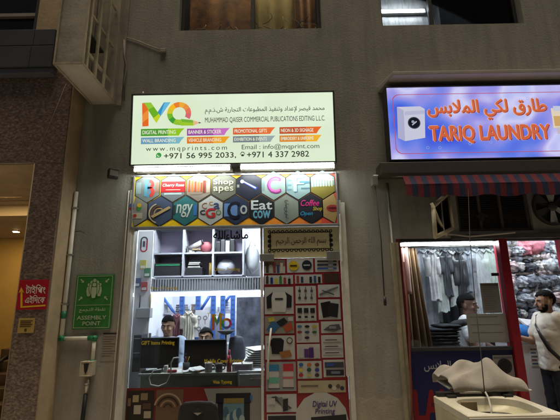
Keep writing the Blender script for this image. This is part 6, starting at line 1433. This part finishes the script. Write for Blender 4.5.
# ------------------------------------------------------------------ washing machine on the pavement
WH = .90
p_bl, p_br, p_fl, p_fr = onz(433.4, 395.5, WH), onz(509.5, 392.8, WH), onz(464, 421, WH), onz(562, 418.5, WH)
yb, yf = (p_bl.y + p_br.y) / 2, -2.02
wx0, wx1 = (p_bl.x + p_fl.x) / 2, (p_br.x + p_fr.x) / 2
ang = math.atan2(p_br.y - p_bl.y, p_br.x - p_bl.x)
Wd = p_br.x - p_bl.x
WM = TR((p_bl.x, p_bl.y, 0))
dpt = .56
wc = M('washer_cream', (.57, .53, .36), .32, .08, 7, spec=.5, dirt=.25); wcl = M('washer_rim', (.60, .57, .46), .35, .06, 8, dirt=.2)
t = thing('washing_machine', 'old cream top loading washing machine with open tub on the pavement', 'washing machine', (p_bl.x + Wd / 2, p_bl.y - dpt / 2, 0))
b = MB(WM)   # local: x right, y toward wall; back edge at y=0
th = .02
b.box(0, th, -dpt, 0, .05, WH - .05, wc); b.box(Wd - th, Wd, -dpt, 0, .05, WH - .05, wc); b.box(th, Wd - th, -dpt, -dpt + th, .05, WH - .05, wc); b.box(th, Wd - th, -th, 0, .05, WH - .05, wc); b.box(th, Wd - th, -dpt + th, -th, .05, .08, wc)
b.build('cabinet', t, bevel=.006)
# top deck with rounded rectangular opening
ox, oy, rx, ry = Wd * .53, -dpt * .54, Wd * .385, dpt * .40
def sup(a, rx_, ry_, e=3.2):
    c, s_ = math.cos(a), math.sin(a); k = (abs(c) ** e + abs(s_) ** e) ** (-1 / e); return (ox + rx_ * c * k, oy + ry_ * s_ * k)
n = 48; vs = []; fs = []
def outer(a):
    c, s_ = math.cos(a), math.sin(a); cand = []
    for (lim, comp) in ((Wd - ox, c), (-ox, c)):
        if comp and lim / comp > 0: cand.append(lim / comp)
    for (lim, comp) in ((-oy, s_), (-dpt - oy, s_)):
        if comp and lim / comp > 0: cand.append(lim / comp)
    k = min(cand); return (ox + c * k, oy + s_ * k)
angs = sorted([2 * math.pi * i / n for i in range(n)] + [math.atan2(y - oy, x - ox) % (2 * math.pi) for x in (0, Wd) for y in (0, -dpt)])
N = len(angs)
lay = [(lambda a: outer(a), WH - .05), (lambda a: outer(a), WH - .006), (lambda a: tuple(p + (q - p) * .03 for p, q in zip(outer(a), (ox, oy))), WH), (lambda a: sup(a, rx * 1.05, ry * 1.05), WH), (lambda a: sup(a, rx, ry), WH - .008), (lambda a: sup(a, rx * .97, ry * .97), WH - .05)]
for f_, z in lay: vs += [(*f_(a), z) for a in angs]
for l in range(len(lay) - 1):
    for i in range(N): fs.append((l * N + i, l * N + (i + 1) % N, (l + 1) * N + (i + 1) % N, (l + 1) * N + i))
b = MB(WM); b.add(vs, fs, wcl, False); b.build('top_deck', t)
# funnel and dark drum
b = MB(WM); vs = []; fs = []
lay = [(.97, WH - .05, 3.2), (.93, WH - .065, 3.0), (.80, WH - .085, 2.4)]
for k, z, e in lay: vs += [(*sup(a, rx * k, ry * k, e), z) for a in angs]
for l in range(len(lay) - 1):
    for i in range(N): fs.append((l * N + i, l * N + (i + 1) % N, (l + 1) * N + (i + 1) % N, (l + 1) * N + i))
b.add(vs, fs, wc, True); b.build('tub_collar', t)
b = MB(WM); vs = []; fs = []
for r_, z in ((.19, WH - .10), (.185, WH - .2), (.18, .3), (.02, .28)): vs += [(ox + r_ * math.cos(2 * math.pi * i / 32), oy + r_ * math.sin(2 * math.pi * i / 32), z) for i in range(32)]
for l in range(3):
    for i in range(32): fs.append((l * 32 + i, l * 32 + (i + 1) % 32, (l + 1) * 32 + (i + 1) % 32, (l + 1) * 32 + i))
dr = M('drum_dark', (.05, .05, .05), .4, .2, 15, metal=.5); b.add(vs, fs, dr, True); b.build('drum', t)
b = MB(WM); vs = []
for k, z in ((.80, WH - .142), (0, 0)): pass
b.ring(0, 0, 1, 1, 0, dr, n=3) if 0 else None
vs = [(*sup(a, rx * .80, ry * .80, 2.4), WH - .087) for a in angs] + [(ox + .17 * math.cos(a), oy + .17 * math.sin(a), WH - .10) for a in angs]
b.add(vs, [(i, (i + 1) % N, N + (i + 1) % N, N + i) for i in range(N)], black_plastic); b.build('drum_rim', t)
# rear console, black hinge strip
b = MB(WM); b.box(.012, Wd - .012, -.055, -.006, WH + .002, WH + .03, black_plastic); b.build('hinge_strip', t, bevel=.004)
b = MB(WM); b.box(.17, .33, -.062, -.048, WH + .020, WH + .033, M('faded_label', (.35, .34, .3), .5)); b.build('console_label', t, bevel=.002)
for x in (.07, Wd - .11): MB(WM).box(x, x + .06, -.10, -.05, WH + .001, WH + .016, black_plastic).build('hinge', t, bevel=.003)
b = MB(WM); b.box(.004, Wd - .004, -dpt - .012, -dpt - .001, WH - .10, WH - .012, M('panel_grey_cream', (.50, .48, .42), .4, .08, 8, dirt=.2)); b.build('front_panel', t, bevel=.004)
b = MB(WM); b.box(ox - .16, ox - .05, oy + ry * .80, oy + ry * .9, WH - .075, WH - .02, M('filter_brown', (.22, .17, .10), .5)); b.build('lint_filter', t, bevel=.004)
lid_m = M('lid_grey', (.30, .29, .26), .4, .1, 8)
b = MB(WM @ TR((0, .0, WH + .034)) @ Matrix.Rotation(rad(4), 4, 'X')); b.box(.13, Wd - .13, .02, .28, -.006, .006, lid_m); b.build('lid', t, bevel=.005)
for x in (.05, Wd - .05):
    for y in (-dpt + .05, -.05): MB(WM).tube([(x, y, .0), (x, y, .052)], .022, black_plastic).build('foot', t)
# pedestal box behind the machine? the blanket rests on the lid: a heap with real folds
x0_, x1_ = at(444, 388, p_bl.y + .12).x, at(518, 388, p_bl.y + .12).x; z0_ = WH + .03; z1_ = at(478, 362.5, p_bl.y + .14).z
bl_m = M('blanket_beige', (.34, .32, .29), .95, .14, 7, .3, 160)
b = MB(); n, k = 110, 60; vs = []; fs = []
y0_, y1_ = p_bl.y - .06, p_bl.y + .34; Hh = z1_ - z0_
def bh(u, v):
    X = abs(u * 2 - 1.0 + .10) ; Yv = abs(v * 2 - 1)
    e = max(0, 1 - X ** 3.4) ** .55 * max(0, 1 - Yv ** 3.4) ** .55
    w_ = .8 * noise.noise((u * 2.2, v * 1.6, 4.2))
    r1 = .5 + .5 * math.sin(8 * u + 7.0 * v + 3.6 * w_ + .6); r2 = .5 + .5 * math.sin(15 * v - 7.5 * u + 4.2 * w_ + 1)
    return Hh * e * (.64 + .26 * r1 ** 2.2 + .20 * r2 ** 1.8 + .18 * noise.noise((u * 3.5, v * 3, .5)))
for j_ in range(k + 1):
    v = j_ / k
    for i in range(n + 1):
        u = i / n
        vs.append((x0_ + (x1_ - x0_) * u + .02 * noise.noise((v * 5, u * 3, 9)), y0_ + (y1_ - y0_) * v + .035 * noise.noise((u * 6, 2.2, v)), z0_ + bh(u, v)))
for j_ in range(k):
    for i in range(n): fs.append((j_ * (n + 1) + i, j_ * (n + 1) + i + 1, (j_ + 1) * (n + 1) + i + 1, (j_ + 1) * (n + 1) + i))
b.add(vs, fs, bl_m, True); tag(b.build('blanket', solid=-.006), 'beige blanket heaped over the open washing machine lid', 'blanket')
# long thin cord hanging from the awning to the machine and the white inlet hose
b = MB(); b.tube([at(468, 186, -.27), at(470, 240, -.5), at(475, 300, -.85), at(481, 355, -1.05), at(484.5, 392, -1.2)], .0032, M('thin_cord', (.02, .018, .017), .7), 6); tag(b.build('thin_cord'), 'long thin dark cord hanging from awning to the washing machine', 'cord')
b = MB(); q = [at(482, 393, p_bl.y - .02), at(485, 391.5, p_bl.y - .06), at(488.5, 398, p_bl.y - .14), at(491, 408, p_bl.y - .2), at(492, 420, p_bl.y - .25)]
b.tube(q, .007, M('hose_grey', (.42, .41, .38), .4), 8); tag(b.build('inlet_hose'), 'pale hose drooping over the hinge into the washing tub', 'hose')
